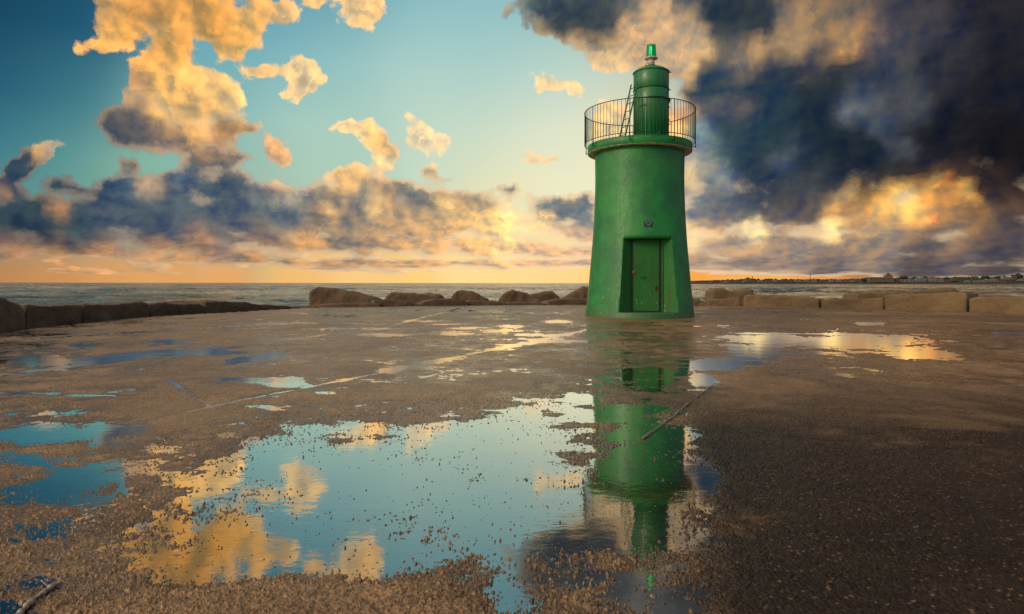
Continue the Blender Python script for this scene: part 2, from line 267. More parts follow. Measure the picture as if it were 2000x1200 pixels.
M_rust = plain('rusty_orange_iron', (.30, .10, .03), .8, 0, .5, 60.)
M_rust2 = plain('dark_rust', (.035, .018, .012), .8, 0, .5, 60.)
M_white = plain('worn_white_metal', (.50, .45, .38), .5, 0, .2, 25., .35)
M_navy = plain('navy_plaque', (.012, .02, .04), .4)
M_mark = plain('plaque_marks', (.42, .42, .45), .6, vary=.5)
M_wood = plain('weathered_stick_bark', (.26, .21, .17), .7, 0, .6, 40., .5)
M_soff = plain('stained_white_soffit', (.72, .68, .60), .8, 0, .4, 7., .45)
def stone(name, c1, c2, k=1.):
    m, N, b = mat(name); P = N.add('ShaderNodeTexCoord').outputs['Object']
    n1 = N.noise(P, .9, 6, .65); n2 = N.noise(P, 22., 5, .7); n3 = N.noise(P, 5., 5, .7)
    vo = N.add('ShaderNodeTexVoronoi'); N.l.new(P, vo.inputs['Vector']); vo.inputs['Scale'].default_value = 26.
    c = N.mix(N.mr(n1, .35, .65), rgba(c1), rgba(c2))
    c = N.mix(N.m('MULTIPLY', N.mr(n2, .45, .7), .5), c, rgba([q*.45 for q in c1]))
    c = N.mix(N.m('MULTIPLY', N.mr(n3, .55, .75), .35), c, rgba([q*1.5 for q in c1]))
    N.l.new(c, b.inputs['Base Color']); b.inputs['Roughness'].default_value = .85
    h = N.m('ADD', N.m('MULTIPLY', n3, .9), N.m('ADD', N.m('MULTIPLY', n2, .5), N.m('MULTIPLY', vo.outputs['Distance'], .35)))
    bump(N, b, h, .8, .05*k)
    return m
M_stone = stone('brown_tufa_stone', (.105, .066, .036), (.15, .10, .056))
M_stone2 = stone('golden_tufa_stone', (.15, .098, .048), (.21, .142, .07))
def ground_material():
    m, N, b = mat('wet_gravelly_concrete')
    geo = N.add('ShaderNodeNewGeometry'); P = geo.outputs['Position']; x, y, z = N.sep(P)
    big = N.noise(P, .35, 5, .6); mid = N.noise(P, 2.4, 6, .65); fine = N.noise(P, 38., 4, .7)
    vo = N.add('ShaderNodeTexVoronoi'); N.l.new(P, vo.inputs['Vector']); vo.inputs['Scale'].default_value = 62.
    cr, cg, cb = N.sep(vo.outputs['Color'])
    c = N.mix(N.mr(mid, .3, .7), (.20, .115, .048, 1), (.36, .22, .094, 1))
    c = N.mix(N.m('MULTIPLY', N.mr(big, .4, .66), .5), c, (.12, .08, .05, 1))
    c = N.mix(N.m('MULTIPLY', N.mr(cr, .5, 1., 0, 1, 'LINEAR'), .5), c, (.38, .24, .13, 1))     # pale chips in the aggregate
    c = N.mix(N.m('MULTIPLY', N.mr(cg, .62, .9, 0, 1, 'LINEAR'), .6), c, (.05, .032, .02, 1))
    c = N.mix(N.m('MULTIPLY', N.mr(fine, .5, .66), .55), c, (.055, .034, .02, 1))
    c = N.mix(N.m('MULTIPLY', N.mr(N.noise(P, 17., 4, .75), .54, .68), .5), c, (.42, .28, .15, 1))
    wet = N.mr(N.m('ADD', z, N.m('MULTIPLY', N.m('SUBTRACT', mid, .5), .008)), .0090, .0010)
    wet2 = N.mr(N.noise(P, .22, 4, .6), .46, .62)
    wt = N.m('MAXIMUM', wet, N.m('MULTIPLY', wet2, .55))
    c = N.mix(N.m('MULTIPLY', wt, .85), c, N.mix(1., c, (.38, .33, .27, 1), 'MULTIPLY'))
    # wet right foreground, with vignette and storm-cloud gloom painted into its colour
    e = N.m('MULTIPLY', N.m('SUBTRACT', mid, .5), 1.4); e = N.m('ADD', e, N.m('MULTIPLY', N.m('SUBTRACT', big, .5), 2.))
    wet_vignette = N.m('MULTIPLY', N.mr(N.m('ADD', N.m('MULTIPLY_ADD', y, -.23, x), N.m('MULTIPLY', e, .35)), -.10, .34), N.mr(N.m('ADD', y, e), 8.2, 4.2))
    c = N.mix(N.m('MULTIPLY', wet_vignette, .93), c, N.mix(1., c, (.05, .05, .055, 1), 'MULTIPLY'))
    chip = N.m('MULTIPLY', N.mr(cb, .93, .95, 0, 1, 'LINEAR'), N.mr(vo.outputs['Distance'], .5, .42))
    c = N.mix(N.m('MULTIPLY', chip, .7), c, (.20, .12, .055, 1))
    # broad stains and patches of older, paler and darker mortar
    st = N.noise(N.v('ADD', P, (31., 7., 0.)), .55, 5, .62, .8); c = N.mix(N.m('MULTIPLY', N.mr(st, .50, .58), .42), c, N.mix(1., c, (.48, .46, .44, 1), 'MULTIPLY'))
    c = N.mix(N.m('MULTIPLY', N.mr(st, .45, .33), .3), c, (.30, .19, .09, 1))
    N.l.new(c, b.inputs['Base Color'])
    film = N.mr(N.m('ADD', z, N.m('MULTIPLY', N.m('SUBTRACT', fine, .5), .004)), .0062, .0008)
    film = N.m('MULTIPLY', film, N.mr(z, -.0025, -.0003)); under = N.mr(z, -.0003, -.003)
    rr = N.fmix(wt, N.mr(fine, .3, .7, .36, .58), N.mr(fine, .3, .7, .16, .34))
    N.l.new(N.fmix(N.m('MULTIPLY', film, .85), rr, .10), b.inputs['Roughness']); N.l.new(N.m('MULTIPLY', N.fmix(under, N.fmix(film, .42, .75), .0), N.fmix(wet_vignette, 1., .55)), b.inputs['Specular IOR Level'])
    
    h = N.m('ADD', N.m('MULTIPLY', vo.outputs['Distance'], -.6), N.m('ADD', N.m('MULTIPLY', fine, .7), N.m('MULTIPLY', mid, .5)))
    bump(N, b, h, .75, .012)
    return m
M_ground = ground_material()
def puddle_material():
    m, N, b = mat('still_shallow_water')
    P = N.add('ShaderNodeNewGeometry').outputs['Position']; x, y, z = N.sep(P)
    q = N.comb(N.m('MULTIPLY', x, .8), N.m('MULTIPLY', y, 1.), 0.)
    n = N.noise(q, 9., 3, .55); n2 = N.noise(q, 2.2, 2, .5)
    bp = N.add('ShaderNodeBump'); bp.inputs['Strength'].default_value = .35; bp.inputs['Distance'].default_value = .0035
    n3 = N.noise(q, 26., 2, .5); N.l.new(N.m('ADD', N.m('ADD', N.m('MULTIPLY', n, .6), n2), N.m('MULTIPLY', n3, N.mr(y, 5., 9., 0., .22))), bp.inputs['Height'])
    gl = N.add('ShaderNodeBsdfGlossy'); gl.inputs['Roughness'].default_value = .045; gl.inputs['Color'].default_value = (.94, .95, .94, 1)
    N.l.new(bp.outputs[0], gl.inputs['Normal'])
    tr = N.add('ShaderNodeBsdfTransparent'); tr.inputs[0].default_value = (.50, .50, .44, 1)
    fr = N.add('ShaderNodeFresnel'); fr.inputs[0].default_value = 1.33
    f = N.mr(fr.outputs[0], .02, .38, .33, .97, 'LINEAR')
    ms = N.add('ShaderNodeMixShader'); N.l.new(f, ms.inputs[0]); N.l.new(tr.outputs[0], ms.inputs[1]); N.l.new(gl.outputs[0], ms.inputs[2])
    N.l.new(ms.outputs[0], N.n['Material Output'].inputs[0]); N.n.remove(b)
    return m
M_puddle = puddle_material()
SEA = -2.6
def sea_material():
    m, N, b = mat('choppy_grey_green_sea')
    P = N.add('ShaderNodeNewGeometry').outputs['Position']; x, y, z = N.sep(P)
    q = N.comb(N.m('MULTIPLY', x, .8), N.m('MULTIPLY', y, .6), z)
    n1 = N.noise(q, .11, 6, .68, .6); n2 = N.noise(q, .022, 4, .6, .4); n4 = N.noise(N.comb(N.m('MULTIPLY', x, .5), y, 0.), .006, 6, .7); n5 = N.noise(q, .42, 4, .6, 1.)
    rd = N.m('ABSOLUTE', N.m('SUBTRACT', N.noise(q, .05, 5, .6, .5), .5))
    foam = N.m('MULTIPLY', N.mr(N.noise(N.comb(N.m('MULTIPLY', x, .3), y, 0.), .09, 7, .72, 1.), .56, .66), .6)
    crest = N.mr(z, SEA+.25, SEA+1.0)
    foam = N.m('MAXIMUM', foam, N.m('MULTIPLY', crest, .35))
    N.l.new(N.mix(foam, N.mix(N.mr(N.m('ADD', N.m('MULTIPLY', n2, .5), N.m('MULTIPLY', n4, .5)), .42, .58), (.03, .05, .045, 1), (.50, .41, .25, 1)), (.52, .50, .42, 1)), b.inputs['Base Color'])  # golden sky reflection painted into the water colour, under the foam
    b.inputs['Roughness'].default_value = .16; b.inputs['IOR'].default_value = 1.33
    bump(N, b, N.m('ADD', N.m('MULTIPLY', n1, 1.), N.m('ADD', N.m('ADD', N.m('MULTIPLY', n5, .25), N.m('MULTIPLY', rd, -2.5)), N.m('ADD', N.m('MULTIPLY', n2, 4.), N.m('MULTIPLY', n4, 12.)))), 1., 2.6)
    return m
M_sea = sea_material()
M_land = plain('far_scrubland', (.035, .035, .022), .9, 0, 0, .02, .5)
M_leaf = plain('far_dark_foliage', (.022, .028, .016), .9, 0, 0, .2, .4)
M_bark = plain('far_bark', (.05, .035, .025), .9)
M_wallw = plain('far_white_wall', (.17, .165, .16), .9, vary=.2)
M_wallt = plain('far_tan_wall', (.11, .082, .058), .9, vary=.15)
M_wallr = plain('far_reddish_wall', (.085, .05, .038), .9, vary=.15)
M_roof = plain('far_roof_tile', (.10, .055, .04), .9, vary=.2)
M_win = plain('far_window_dark', (.02, .02, .025), .3, vary=.1)
# ---------------------------------------------------------------- HELPERS FOR OBJECTS
def link(name, me, mats, parent=None, smooth=False, loc=None, kind=None):
    o = bpy.data.objects.new(name, me); col.objects.link(o)
    for m in (mats if isinstance(mats, (list, tuple)) else [mats]): me.materials.append(m)
    if smooth: me.polygons.foreach_set('use_smooth', np.ones(len(me.polygons), bool))
    if parent: o.parent = parent
    if loc: o.location = loc
    if kind: o['kind'] = kind
    return o
def bobj(name, bm, mats, parent=None, smooth=False, loc=None, kind=None):
    me = bpy.data.meshes.new(name); bmesh.ops.recalc_face_normals(bm, faces=bm.faces[:]); bm.to_mesh(me); bm.free()
    return link(name, me, mats, parent, smooth, loc, kind)
def tag(o, label, cat, group=None):
    o['label'] = label; o['category'] = cat
    if group: o['group'] = group
    return o
def thing(name, label, cat, loc, rz=0, group=None):
    o = bpy.data.objects.new(name, None); col.objects.link(o); o.location = loc; o.rotation_euler = (0, 0, rz)
    o.empty_display_size = .3; return tag(o, label, cat, group)
def box(bm, c, s, rz=0, bev=0, mi=0):
    r = bmesh.ops.create_cube(bm, size=1)
    bmesh.ops.scale(bm, vec=s, verts=r['verts'])
    if bev:
        es = list({e for v in r['verts'] for e in v.link_edges})
        q = bmesh.ops.bevel(bm, geom=es, offset=bev, segments=2, affect='EDGES', profile=.6)
        vs = list({v for f in q['faces'] for v in f.verts} | {v for v in r['verts'] if v.is_valid})
    else: vs = r['verts']
    if rz: bmesh.ops.rotate(bm, cent=(0, 0, 0), matrix=Matrix.Rotation(rz, 3, 'Z'), verts=vs)
    bmesh.ops.translate(bm, vec=c, verts=vs)
    for f in {f for v in vs for f in v.link_faces}: f.material_index = mi
    return vs
def tube(bm, pts, r, seg=8, closed=False):
    pts = [Vector(p) for p in pts]; n = len(pts); rings = []
    rr = r if isinstance(r, (list, tuple)) else [r]*n
    for i, p in enumerate(pts):
        a = pts[(i-1) % n] if (closed or i) else p; b = pts[(i+1) % n] if (closed or i < n-1) else p
        t = (b-a).normalized(); u = t.orthogonal().normalized() if abs(t.z) > .9 else t.cross(Vector((0, 0, 1))).normalized(); v = t.cross(u)
        rings.append([bm.verts.new(p+(u*math.cos(k*2*math.pi/seg)+v*math.sin(k*2*math.pi/seg))*rr[i]) for k in range(seg)])
    for i in range(n if closed else n-1):
        A, B = rings[i], rings[(i+1) % n]
        for k in range(seg): bm.faces.new((A[k], A[(k+1) % seg], B[(k+1) % seg], B[k]))
    if not closed: bm.faces.new(rings[0]); bm.faces.new(rings[-1])
def lathe(bm, prof, seg=64, a0=0, a1=2*math.pi, cx=0, cy=0):
    full = abs(a1-a0-2*math.pi) < 1e-6; k = seg if full else seg+1; rings = []
    for r, z in prof:
        if r < 1e-5: rings.append([bm.verts.new((cx, cy, z))]); continue
        rings.append([bm.verts.new((cx+r*math.cos(a0+(a1-a0)*i/seg), cy+r*math.sin(a0+(a1-a0)*i/seg), z)) for i in range(k)])
    for A, B in zip(rings, rings[1:]):
        for i in range(seg):
            j = (i+1) % k if full else i+1
            if len(A) == 1 and len(B) == 1: continue
            if len(A) == 1: bm.faces.new((A[0], B[i], B[j]))
            elif len(B) == 1: bm.faces.new((A[i], A[j], B[0]))
            else: bm.faces.new((A[i], A[j], B[j], B[i]))
# vectorised value noise
def _h(ix, iy, s):
    n = (ix.astype(np.int64)*374761393+iy.astype(np.int64)*668265263+s*982451653) & 0x7fffffff
    n = ((n ^ (n >> 13))*1274126177) & 0x7fffffff
    n = ((n ^ (n >> 16))*974634777) & 0x7fffffff
    return ((n ^ (n >> 15)) & 0xffffff)/float(0xffffff)
def vn(x, y, s=0):
    ix = np.floor(x); iy = np.floor(y); fx = x-ix; fy = y-iy
    fx = fx*fx*fx*(fx*(fx*6-15)+10); fy = fy*fy*fy*(fy*(fy*6-15)+10)
    a = _h(ix, iy, s); b = _h(ix+1, iy, s); c = _h(ix, iy+1, s); d = _h(ix+1, iy+1, s)
    return (a+(b-a)*fx)*(1-fy)+(c+(d-c)*fx)*fy
def fbm(x, y, o=4, s=0, g=.5):
    t = 0; a = 1; q = 0; c, sn = math.cos(.6), math.sin(.6)
    for k in range(o):
        t = t+a*(vn(x, y, s+k*17)-.5); q += a; a *= g; x, y = (c*x-sn*y)*2.03+7.1, (sn*x+c*y)*2.03+3.7
    return t/q*2
def worley(x, y, s=0):
    """distance to the nearest jittered point, and two random numbers of that cell"""
    ix = np.floor(x); iy = np.floor(y); best = np.full(x.shape, 9.); h1 = np.zeros(x.shape); h2 = np.zeros(x.shape)
    for dx in (-1, 0, 1):
        for dy in (-1, 0, 1):
            cx = ix+dx; cy = iy+dy
            px = cx+.15+.7*_h(cx, cy, s+1); py = cy+.15+.7*_h(cx, cy, s+2)
            an = _h(cx, cy, s+5)*3.14; ca = np.cos(an); sa = np.sin(an); el = 1+.8*_h(cx, cy, s+6)
            ux = (x-px)*ca+(y-py)*sa; uy = (-(x-px)*sa+(y-py)*ca)*el
            d = np.hypot(ux, uy); k = d < best
            best = np.where(k, d, best); h1 = np.where(k, _h(cx, cy, s+3), h1); h2 = np.where(k, _h(cx, cy, s+4), h2)
    return best, h1, h2
def gridmesh(name, X, Y, Z, mask=None):
    nr, nc = X.shape; co = np.stack([X, Y, Z], -1).reshape(-1, 3)
    i = np.arange(nr*nc).reshape(nr, nc); q = np.stack([i[:-1, :-1], i[:-1, 1:], i[1:, 1:], i[1:, :-1]], -1).reshape(-1, 4)
    if mask is not None:
        mk = mask.reshape(-1); q = q[mk[q].all(1)]
    me = bpy.data.meshes.new(name); me.vertices.add(len(co)); me.vertices.foreach_set('co', co.astype(np.float32).ravel())
    me.loops.add(q.size); me.loops.foreach_set('vertex_index', q.astype(np.int32).ravel())
    me.polygons.add(len(q)); me.polygons.foreach_set('loop_start', (np.arange(len(q))*4).astype(np.int32))
    me.update(calc_edges=True); me.validate(); return me
# ---------------------------------------------------------------- PIER, PUDDLES, SEA
SEA = -2.6
# outline of the pier top
PIER = [gp(-260, 665), gp(0, 649), (gp(290, 620)), gp(600, 602), gp(820, 598), gp(1130, 595), gp(1360, 597), gp(1600, 601), gp(1890, 608), gp(2000, 613), gp(2300, 626)]
PIER = [(-11.6, -14)] + [(-12.5, 3)] + PIER + [(24, 3), (24, -14)]
def inside(X, Y, poly):
    r = np.zeros(X.shape, bool); n = len(poly)
    for i in range(n):
        (x1, y1), (x2, y2) = poly[i], poly[(i+1) % n]
        c = ((y1 > Y) != (y2 > Y)) & (X < (x2-x1)*(Y-y1)/((y2-y1) or 1e-9)+x1); r ^= c
    return r
# puddles as soft ellipses, listed by where they lie in the photograph and laid on the pier in metres: x y rx ry rot strength
PUD = '''760 960 270 90 3 1;960 870 190 55 0 .9;1080 810 110 26 0 .84;640 1060 300 70 0 1;1000 1000 210 100 0 1;1250 900 90 90 0 .86;1200 810 110 26 0 .66;1270 742 90 22 0 .52;1290 860 70 40 0 .8;1210 980 150 60 0 1;1180 1050 150 40 0 1;1000 1160 46 50 0 1;560 880 90 32 -4 .85;600 840 80 12 0 .7
1340 940 60 40 0 .9;430 960 90 60 0 .68;440 1100 170 36 0 1;360 1130 90 20 0 .72;760 840 110 14 0 .7;1130 780 40 12 0 .9;1240 1150 60 50 0 .72;1120 1120 110 30 0 .6;1320 1180 60 40 0 .6
110 852 150 17 3 .9;230 836 60 10 0 .85;40 896 80 10 0 .5;90 960 120 24 0 .5;200 1030 130 22 0 .46;60 1050 90 30 0 .5;120 1160 170 26 0 .72;10 1195 90 40 0 .95;330 880 60 10 0 .45
90 704 90 7 -2 .72;220 702 120 6 -4 .8;300 690 90 4 -4 .6;340 668 60 3 0 .5;130 676 60 3 0 .45;250 764 60 5 -3 .8;60 770 70 4 0 .75;170 773 50 3 0 .6;520 744 60 7 0 .9;455 742 50 4 0 .7;560 752 50 6 0 .8;640 768 24 4 0 .85;500 795 30 4 0 .8;500 700 60 6 -10 .6;400 690 60 4 0 .5
1150 628 30 3 0 .0;1090 628 26 3 0 1;1000 638 22 2.4 0 1;985 645 40 2.5 0 .6;880 652 40 4 0 .6;920 642 40 3 0 .6;760 655 50 3 0 .6;830 628 40 2 0 .6;1040 612 60 1.6 0 .5;950 608 70 1.6 0 .5;820 606 60 1.4 0 .5;660 618 60 3 0 .55;700 642 60 3 0 .55;560 632 50 3 0 .5;1100 668 60 4 0 .55;1040 655 60 3 0 .5
1530 664 90 10 0 .82;1660 668 110 12 0 .8;1790 690 70 13 0 .7;1640 690 130 8 0 .5;1480 690 44 14 0 .62;1400 716 60 14 0 .66;1370 745 30 14 0 .8;1850 695 50 7 0 .55;1700 632 36 3.5 0 .95;1975 651 30 3 0 .8;1690 816 50 7 6 .72;1450 704 50 10 0 .6;1440 603 70 1.6 0 .6;1345 850 30 8 0 .6'''
# joints between the slabs (polylines): width in metres
JOINTS = [([(-60, 745), (0, 734), (170, 713), (370, 690), (520, 671), (600, 660), (650, 652)], .05), ([(200, 850), (250, 832), (470, 782), (680, 742), (860, 704), (1015, 673), (1100, 655), (1150, 643)], .055),
          ([(760, 638), (820, 622), (870, 610), (912, 599)], .05), ([(600, 632), (900, 634), (1140, 634)], .03), ([(1240, 637), (1330, 638), (1420, 636)], .03), ([(1440, 651), (1700, 652), (2000, 655)], .03), ([(260, 621), (420, 624), (600, 627)], .03), ([(0, 668), (300, 648), (520, 634)], .03), ([(330, 742), (420, 800)], .02)]
def ground_height(X, Y, lod):
    Yc = np.maximum(Y, 1.2); PX = 1000+X/Yc*F; PY = HOR+F*CAMH/Yc
    front = (Y > 1.2); lod2 = np.maximum(lod, Yc*Yc*.00065)
    m = np.zeros(X.shape)
    for x, y, rx, ry, ro, s in rows(PUD):
        x, y, rx, ry, ro, s = map(float, (x, y, rx, ry, ro, s)); a = math.radians(ro)
        dx = PX-x; dy = PY-y; u = (dx*math.cos(a)+dy*math.sin(a))/rx; v = (-dx*math.sin(a)+dy*math.cos(a))/ry
        m = np.maximum(m, s*np.exp(-.65*(u*u+v*v)**1.3))
    m *= front
    # wet fringe noise in metres, gently stronger far away so puddle edges break up at every distance
    e1 = fbm(X*1.1, Y*1.1, 5, 3, .6); e2 = fbm(X*5.5, Y*5.5, 5, 9, .65); e3 = fbm(X*.33, Y*.33, 3, 55, .5)
    right = np.clip((PX-1330)/120, 0, 1)*np.clip((PY-730)/50, 0, 1)
    b = .0052+.0035*right-.0165*m+.0085*e1+.0085*e2*(1-.6*right)+.003*e3
    b = b+.004*np.clip((PX-1390)/200, 0, 1)*(PY > 760)            # the drier, slightly higher slab on the right
    b = b+.010*np.exp(-(((PX-520)/520)**2+((PY-1185)/50)**2)**2)*(1-.5*np.exp(-((PX-1000)/60)**2))   # gravel bank in the foreground
    b = b-.0035*np.exp(-(((PX-330)/330)**2+((PY-1000)/170)**2)**2)
    b = b+.0032*np.clip((650-PY)/25, 0, 1)*front
    isl = fbm(X*2.6+1, Y*2.6, 4, 123, .6); b = b+.020*np.clip(isl-.20, 0, .35)*(PY > 770)
    b = np.clip(b, -.0098, .016)
    # slab joints
    for pl, w in JOINTS:
        P = [gp(*p) for p in pl]; d = np.full(X.shape, 99.)
        for (x1, y1), (x2, y2) in zip(P, P[1:]):
            L2 = (x2-x1)**2+(y2-y1)**2; t = np.clip(((X-x1)*(x2-x1)+(Y-y1)*(y2-y1))/L2, 0, 1)
            d = np.minimum(d, np.hypot(X-x1-t*(x2-x1), Y-y1-t*(y2-y1)))
        ww = w*np.clip(.75+1.3*fbm(X*1.3, Y*1.3, 3, 31), .12, 1.6); wl = np.maximum(ww, lod*.9)
        b = b-.013*np.exp(-(d/wl)**2)*(ww/wl)**.5*np.clip(.8+1.8*fbm(X*.6+9, Y*.6, 3, 91), .45, 1.2)-.006*np.exp(-(d/(ww*3.5))**2)
    # hairline cracks and shallow spalls in the slabs
    wx = X+.25*fbm(X*1.2, Y*1.2, 3, 61); wy = Y+.25*fbm(X*1.2, Y*1.2, 3, 67)
    cr = np.abs(fbm(wx*.28, wy*.28, 2, 71)); b = b-.006*np.exp(-(cr*np.hypot(1, 0)/(.006+lod*.25))**2)*(lod < .03)
    b = b-.0035*np.clip(fbm(X*.8+5, Y*.8, 4, 83, .6)-.28, 0, .3)/.3
    flat = .55+.45*np.clip(.5+2.2*fbm(X*.45+2, Y*.45, 4, 111, .55), 0, 1); flat = np.maximum(flat, np.clip(m*2.6, 0, 1))*np.where(PY > 1080, 1., .85)
    # stones: two sizes of chippings, thick on the banks, scattered in the shallows
    cl = fbm(X*3.1, Y*3.1, 4, 77, .6)*.5+.5
    dens = np.clip(.58+1.3*(cl-.5)-.85*np.clip(m-.45, 0, 1)+.25*fbm(X*.9, Y*.9, 2, 5), .07+.22*np.clip((fbm(X*1.7+4, Y*1.7, 3, 95)+.12)*2.5, 0, 1)+.06, 1)
    z = b
    for cs, amp, sd, lo in ((.0195, .0095, 100, .80), (.0112, .0058, 200, .35), (.0062, .0028, 300, .0)):
        d, h1, h2 = worley(X/cs, Y/cs, sd)
        on = h1 < (dens*(1-lo)+.06*(lo > .5)+.02)
        r = .32+.26*h2
        dome = np.sqrt(np.clip(1-(d/r)**2, 0, 1))
        fade = np.clip(2.2-lod2/cs*1.1, .0, 1)
        z = z+on*dome*amp*(.45+.75*h2)*(.12+.88*fade)*flat
    d, h1, h2 = worley(X/.027, Y/.027, 400); gq = np.clip(.16+.9*fbm(X*1.3+8, Y*1.3, 3, 131), .05, .6)
    z = z+(h1 < gq)*np.sqrt(np.clip(1-(d/(.13+.13*h2))**2, 0, 1))*.0135*(.55+.6*h2)*np.clip(m*3, 0, 1)*np.clip(1.6-lod2/.03, 0, 1)
    rg = fbm(X*30, Y*30, 3, 41, .6)
    z = z+rg*.0032*(.10+.90*np.clip(1.5-lod2/.014, 0, 1))*np.clip(1.2-m, .1, 1)
    smooth = np.clip((PX-1380)/120, 0, 1)*np.clip((PY-740)/60, 0, 1)*front
    z = z*(1-smooth)+smooth*(b*.5+.006+(z-b)*.55)
    return z
def build_ground():
    u = np.concatenate([np.linspace(-1.25, -.84, 80), np.linspace(-.838, .838, 1640), np.linspace(.84, 1.25, 80)])
    v = np.linspace(CAMH/34., CAMH/1.75, 640)
    V, U = np.meshgrid(v, u, indexing='ij'); Y = CAMH/V; X = U*Y
    Z = ground_height(X, Y, Y*.0011)
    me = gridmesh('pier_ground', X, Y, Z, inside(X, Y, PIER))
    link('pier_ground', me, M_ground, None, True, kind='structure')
    # the body of the pier under that crust, which also carries the part behind the camera
    bm = bmesh.new()
    top = [bm.verts.new((x, y, -.03)) for x, y in PIER]; bot = [bm.verts.new((x, y, SEA-1.5)) for x, y in PIER]; n = len(top)
    bm.faces.new(top); bm.faces.new(bot[::-1])
    for i in range(n): bm.faces.new((top[i], bot[i], bot[(i+1) % n], top[(i+1) % n]))
    bobj('pier', bm, M_ground, kind='structure')
    bm = bmesh.new(); 
    me = bpy.data.meshes.new('near_ground'); xs = np.linspace(-12, 23, 260); ys = np.linspace(-13.5, 1.74, 120)
    YY, XX = np.meshgrid(ys, xs, indexing='ij'); bm.free()
    # strips beside the fan of the fine mesh
    for sx in (-1, 1):
        a = np.linspace(1.25, 4.5, 60)*sx; vv = np.linspace(CAMH/24., CAMH/1.75, 140); VV, AA = np.meshgrid(vv, a, indexing='ij'); y_ = CAMH/VV; x_ = AA*y_
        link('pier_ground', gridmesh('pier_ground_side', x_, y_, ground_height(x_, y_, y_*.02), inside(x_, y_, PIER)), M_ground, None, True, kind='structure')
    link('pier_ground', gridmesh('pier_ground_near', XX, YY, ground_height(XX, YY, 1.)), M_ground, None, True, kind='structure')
    # one sheet of still water; the ground rises out of it
    bm = bmesh.new(); c = [(-12.2, -13), (-12.2, 3)]+[(x*.985, y-.25) for x, y in PIER[2:-2]]+[(23.4, 3), (23.4, -13)]
    bm.faces.new([bm.verts.new((x, y, 0)) for x, y in c])
    o = bobj('puddle_water', bm, M_puddle, kind='structure')
    if o.data.polygons[0].normal.z < 0: o.data.flip_normals()
build_ground()
def build_sea():
    u = np.linspace(-1.6, 1.6, 900); v = np.concatenate([np.linspace(3.7/9000, 3.7/300, 260), np.linspace(3.7/297, 3.7/34, 480)])
    V, U = np.meshgrid(v, u, indexing='ij'); Y = 3.7/V; X = U*Y
    A = np.clip(1.1-Y/2500., .3, 1)*np.clip((Y-20)/60, .35, 1)
    w = 1.15*fbm(X*.05+3, Y*.045, 5, 7, .6)+.75*(.5-np.abs(fbm(X*.075+9, Y*.06, 4, 19, .62))*2.2)
    r = link('sea', gridmesh('sea', X, Y, SEA+w*A), M_sea, None, True, kind='structure')
    bm = bmesh.new(); s = 30000
    bm.faces.new([bm.verts.new(p) for p in ((-s, -s, SEA-1.6), (s, -s, SEA-1.6), (s, s, SEA-1.6), (-s, s, SEA-1.6))]); o = bobj('sea', bm, M_sea, kind='structure')
    if o.data.polygons[0].normal.z < 0: o.data.flip_normals()
build_sea()
# ---------------------------------------------------------------- BLOCKS AND BOULDERS ROUND THE PIER
def block(label, A, B, prof, depth, seed, m, cat='stone block', group=None, rough=.06, rnd=.22, zb=-.5, side=None, lean=0., name='stone_block'):
    """A rough stone: its front face runs from A to B on the ground, prof lists (t, height) along the top, it reaches back by depth."""
    A = Vector((*A, 0)); B = Vector((*B, 0)); d = B-A; L = d.length; ex = d/L
    ey = Vector((-ex.y, ex.x, 0)) if side is None else Vector((*side, 0)).normalized()
    nx, ny, nz = 40, 18, 16
    bm = bmesh.new(); vs = {}
    ts = [p[0] for p in prof]; hs = [p[1] for p in prof]
    rng = np.random.RandomState(seed)
    def P(i, j, k):
        u, v, w = i/nx*2-1, j/ny*2-1, k/nz*2-1
        # rounded box
        q = 5.5; n = (abs(u)**q+abs(v)**q+abs(w)**q)**(1/q); s = 1/max(n, 1e-6)*max(abs(u), abs(v), abs(w))
        rr = 1-rnd+rnd*s
        u2, v2, w2 = u*rr, v*rr, w*rr
        t = (u2+1)/2; h = float(np.interp(t, ts, hs))
        z = zb+(w2+1)/2*(h-zb)
        back = (v2+1)/2
        p = A+ex*(t*L)+ey*(back*depth+lean*(w2+1)/2*depth*.3); p.z = z-.10*h*back*back
        return p
    for i in range(nx+1):
        for j in range(ny+1):
            for k in range(nz+1):
                if i in (0, nx) or j in (0, ny) or k in (0, nz): vs[i, j, k] = bm.verts.new(P(i, j, k))
    for i in range(nx):
        for j in range(ny):
            for k in (0, nz): bm.faces.new((vs[i, j, k], vs[i+1, j, k], vs[i+1, j+1, k], vs[i, j+1, k]))
    for i in range(nx):
        for k in range(nz):
            for j in (0, ny): bm.faces.new((vs[i, j, k], vs[i+1, j, k], vs[i+1, j, k+1], vs[i, j, k+1]))
    for j in range(ny):
        for k in range(nz):
            for i in (0, nx): bm.faces.new((vs[i, j, k], vs[i, j+1, k], vs[i, j+1, k+1], vs[i, j, k+1]))
    bmesh.ops.recalc_face_normals(bm, faces=bm.faces[:]); bm.normal_update()
    from mathutils import noise as mn
    o_ = Vector((seed*3.7, seed*1.3, 0))
    for v in bm.verts:
        c = v.co
        n = mn.fractal(c*1.3+o_, .9, 2.1, 4)*rough+mn.fractal(c*5+o_, .8, 2.1, 4)*rough*.32+(mn.noise(c*12+o_))*rough*.10
        v.co = c+v.normal*n
    ctr = (A+B)/2
    for v in bm.verts: v.co -= ctr
    o = bobj(name, bm, m, None, True, loc=ctr); tag(o, label, cat, group); return o
def hz(py, Y): return CAMH-(py-HOR)/F*Y
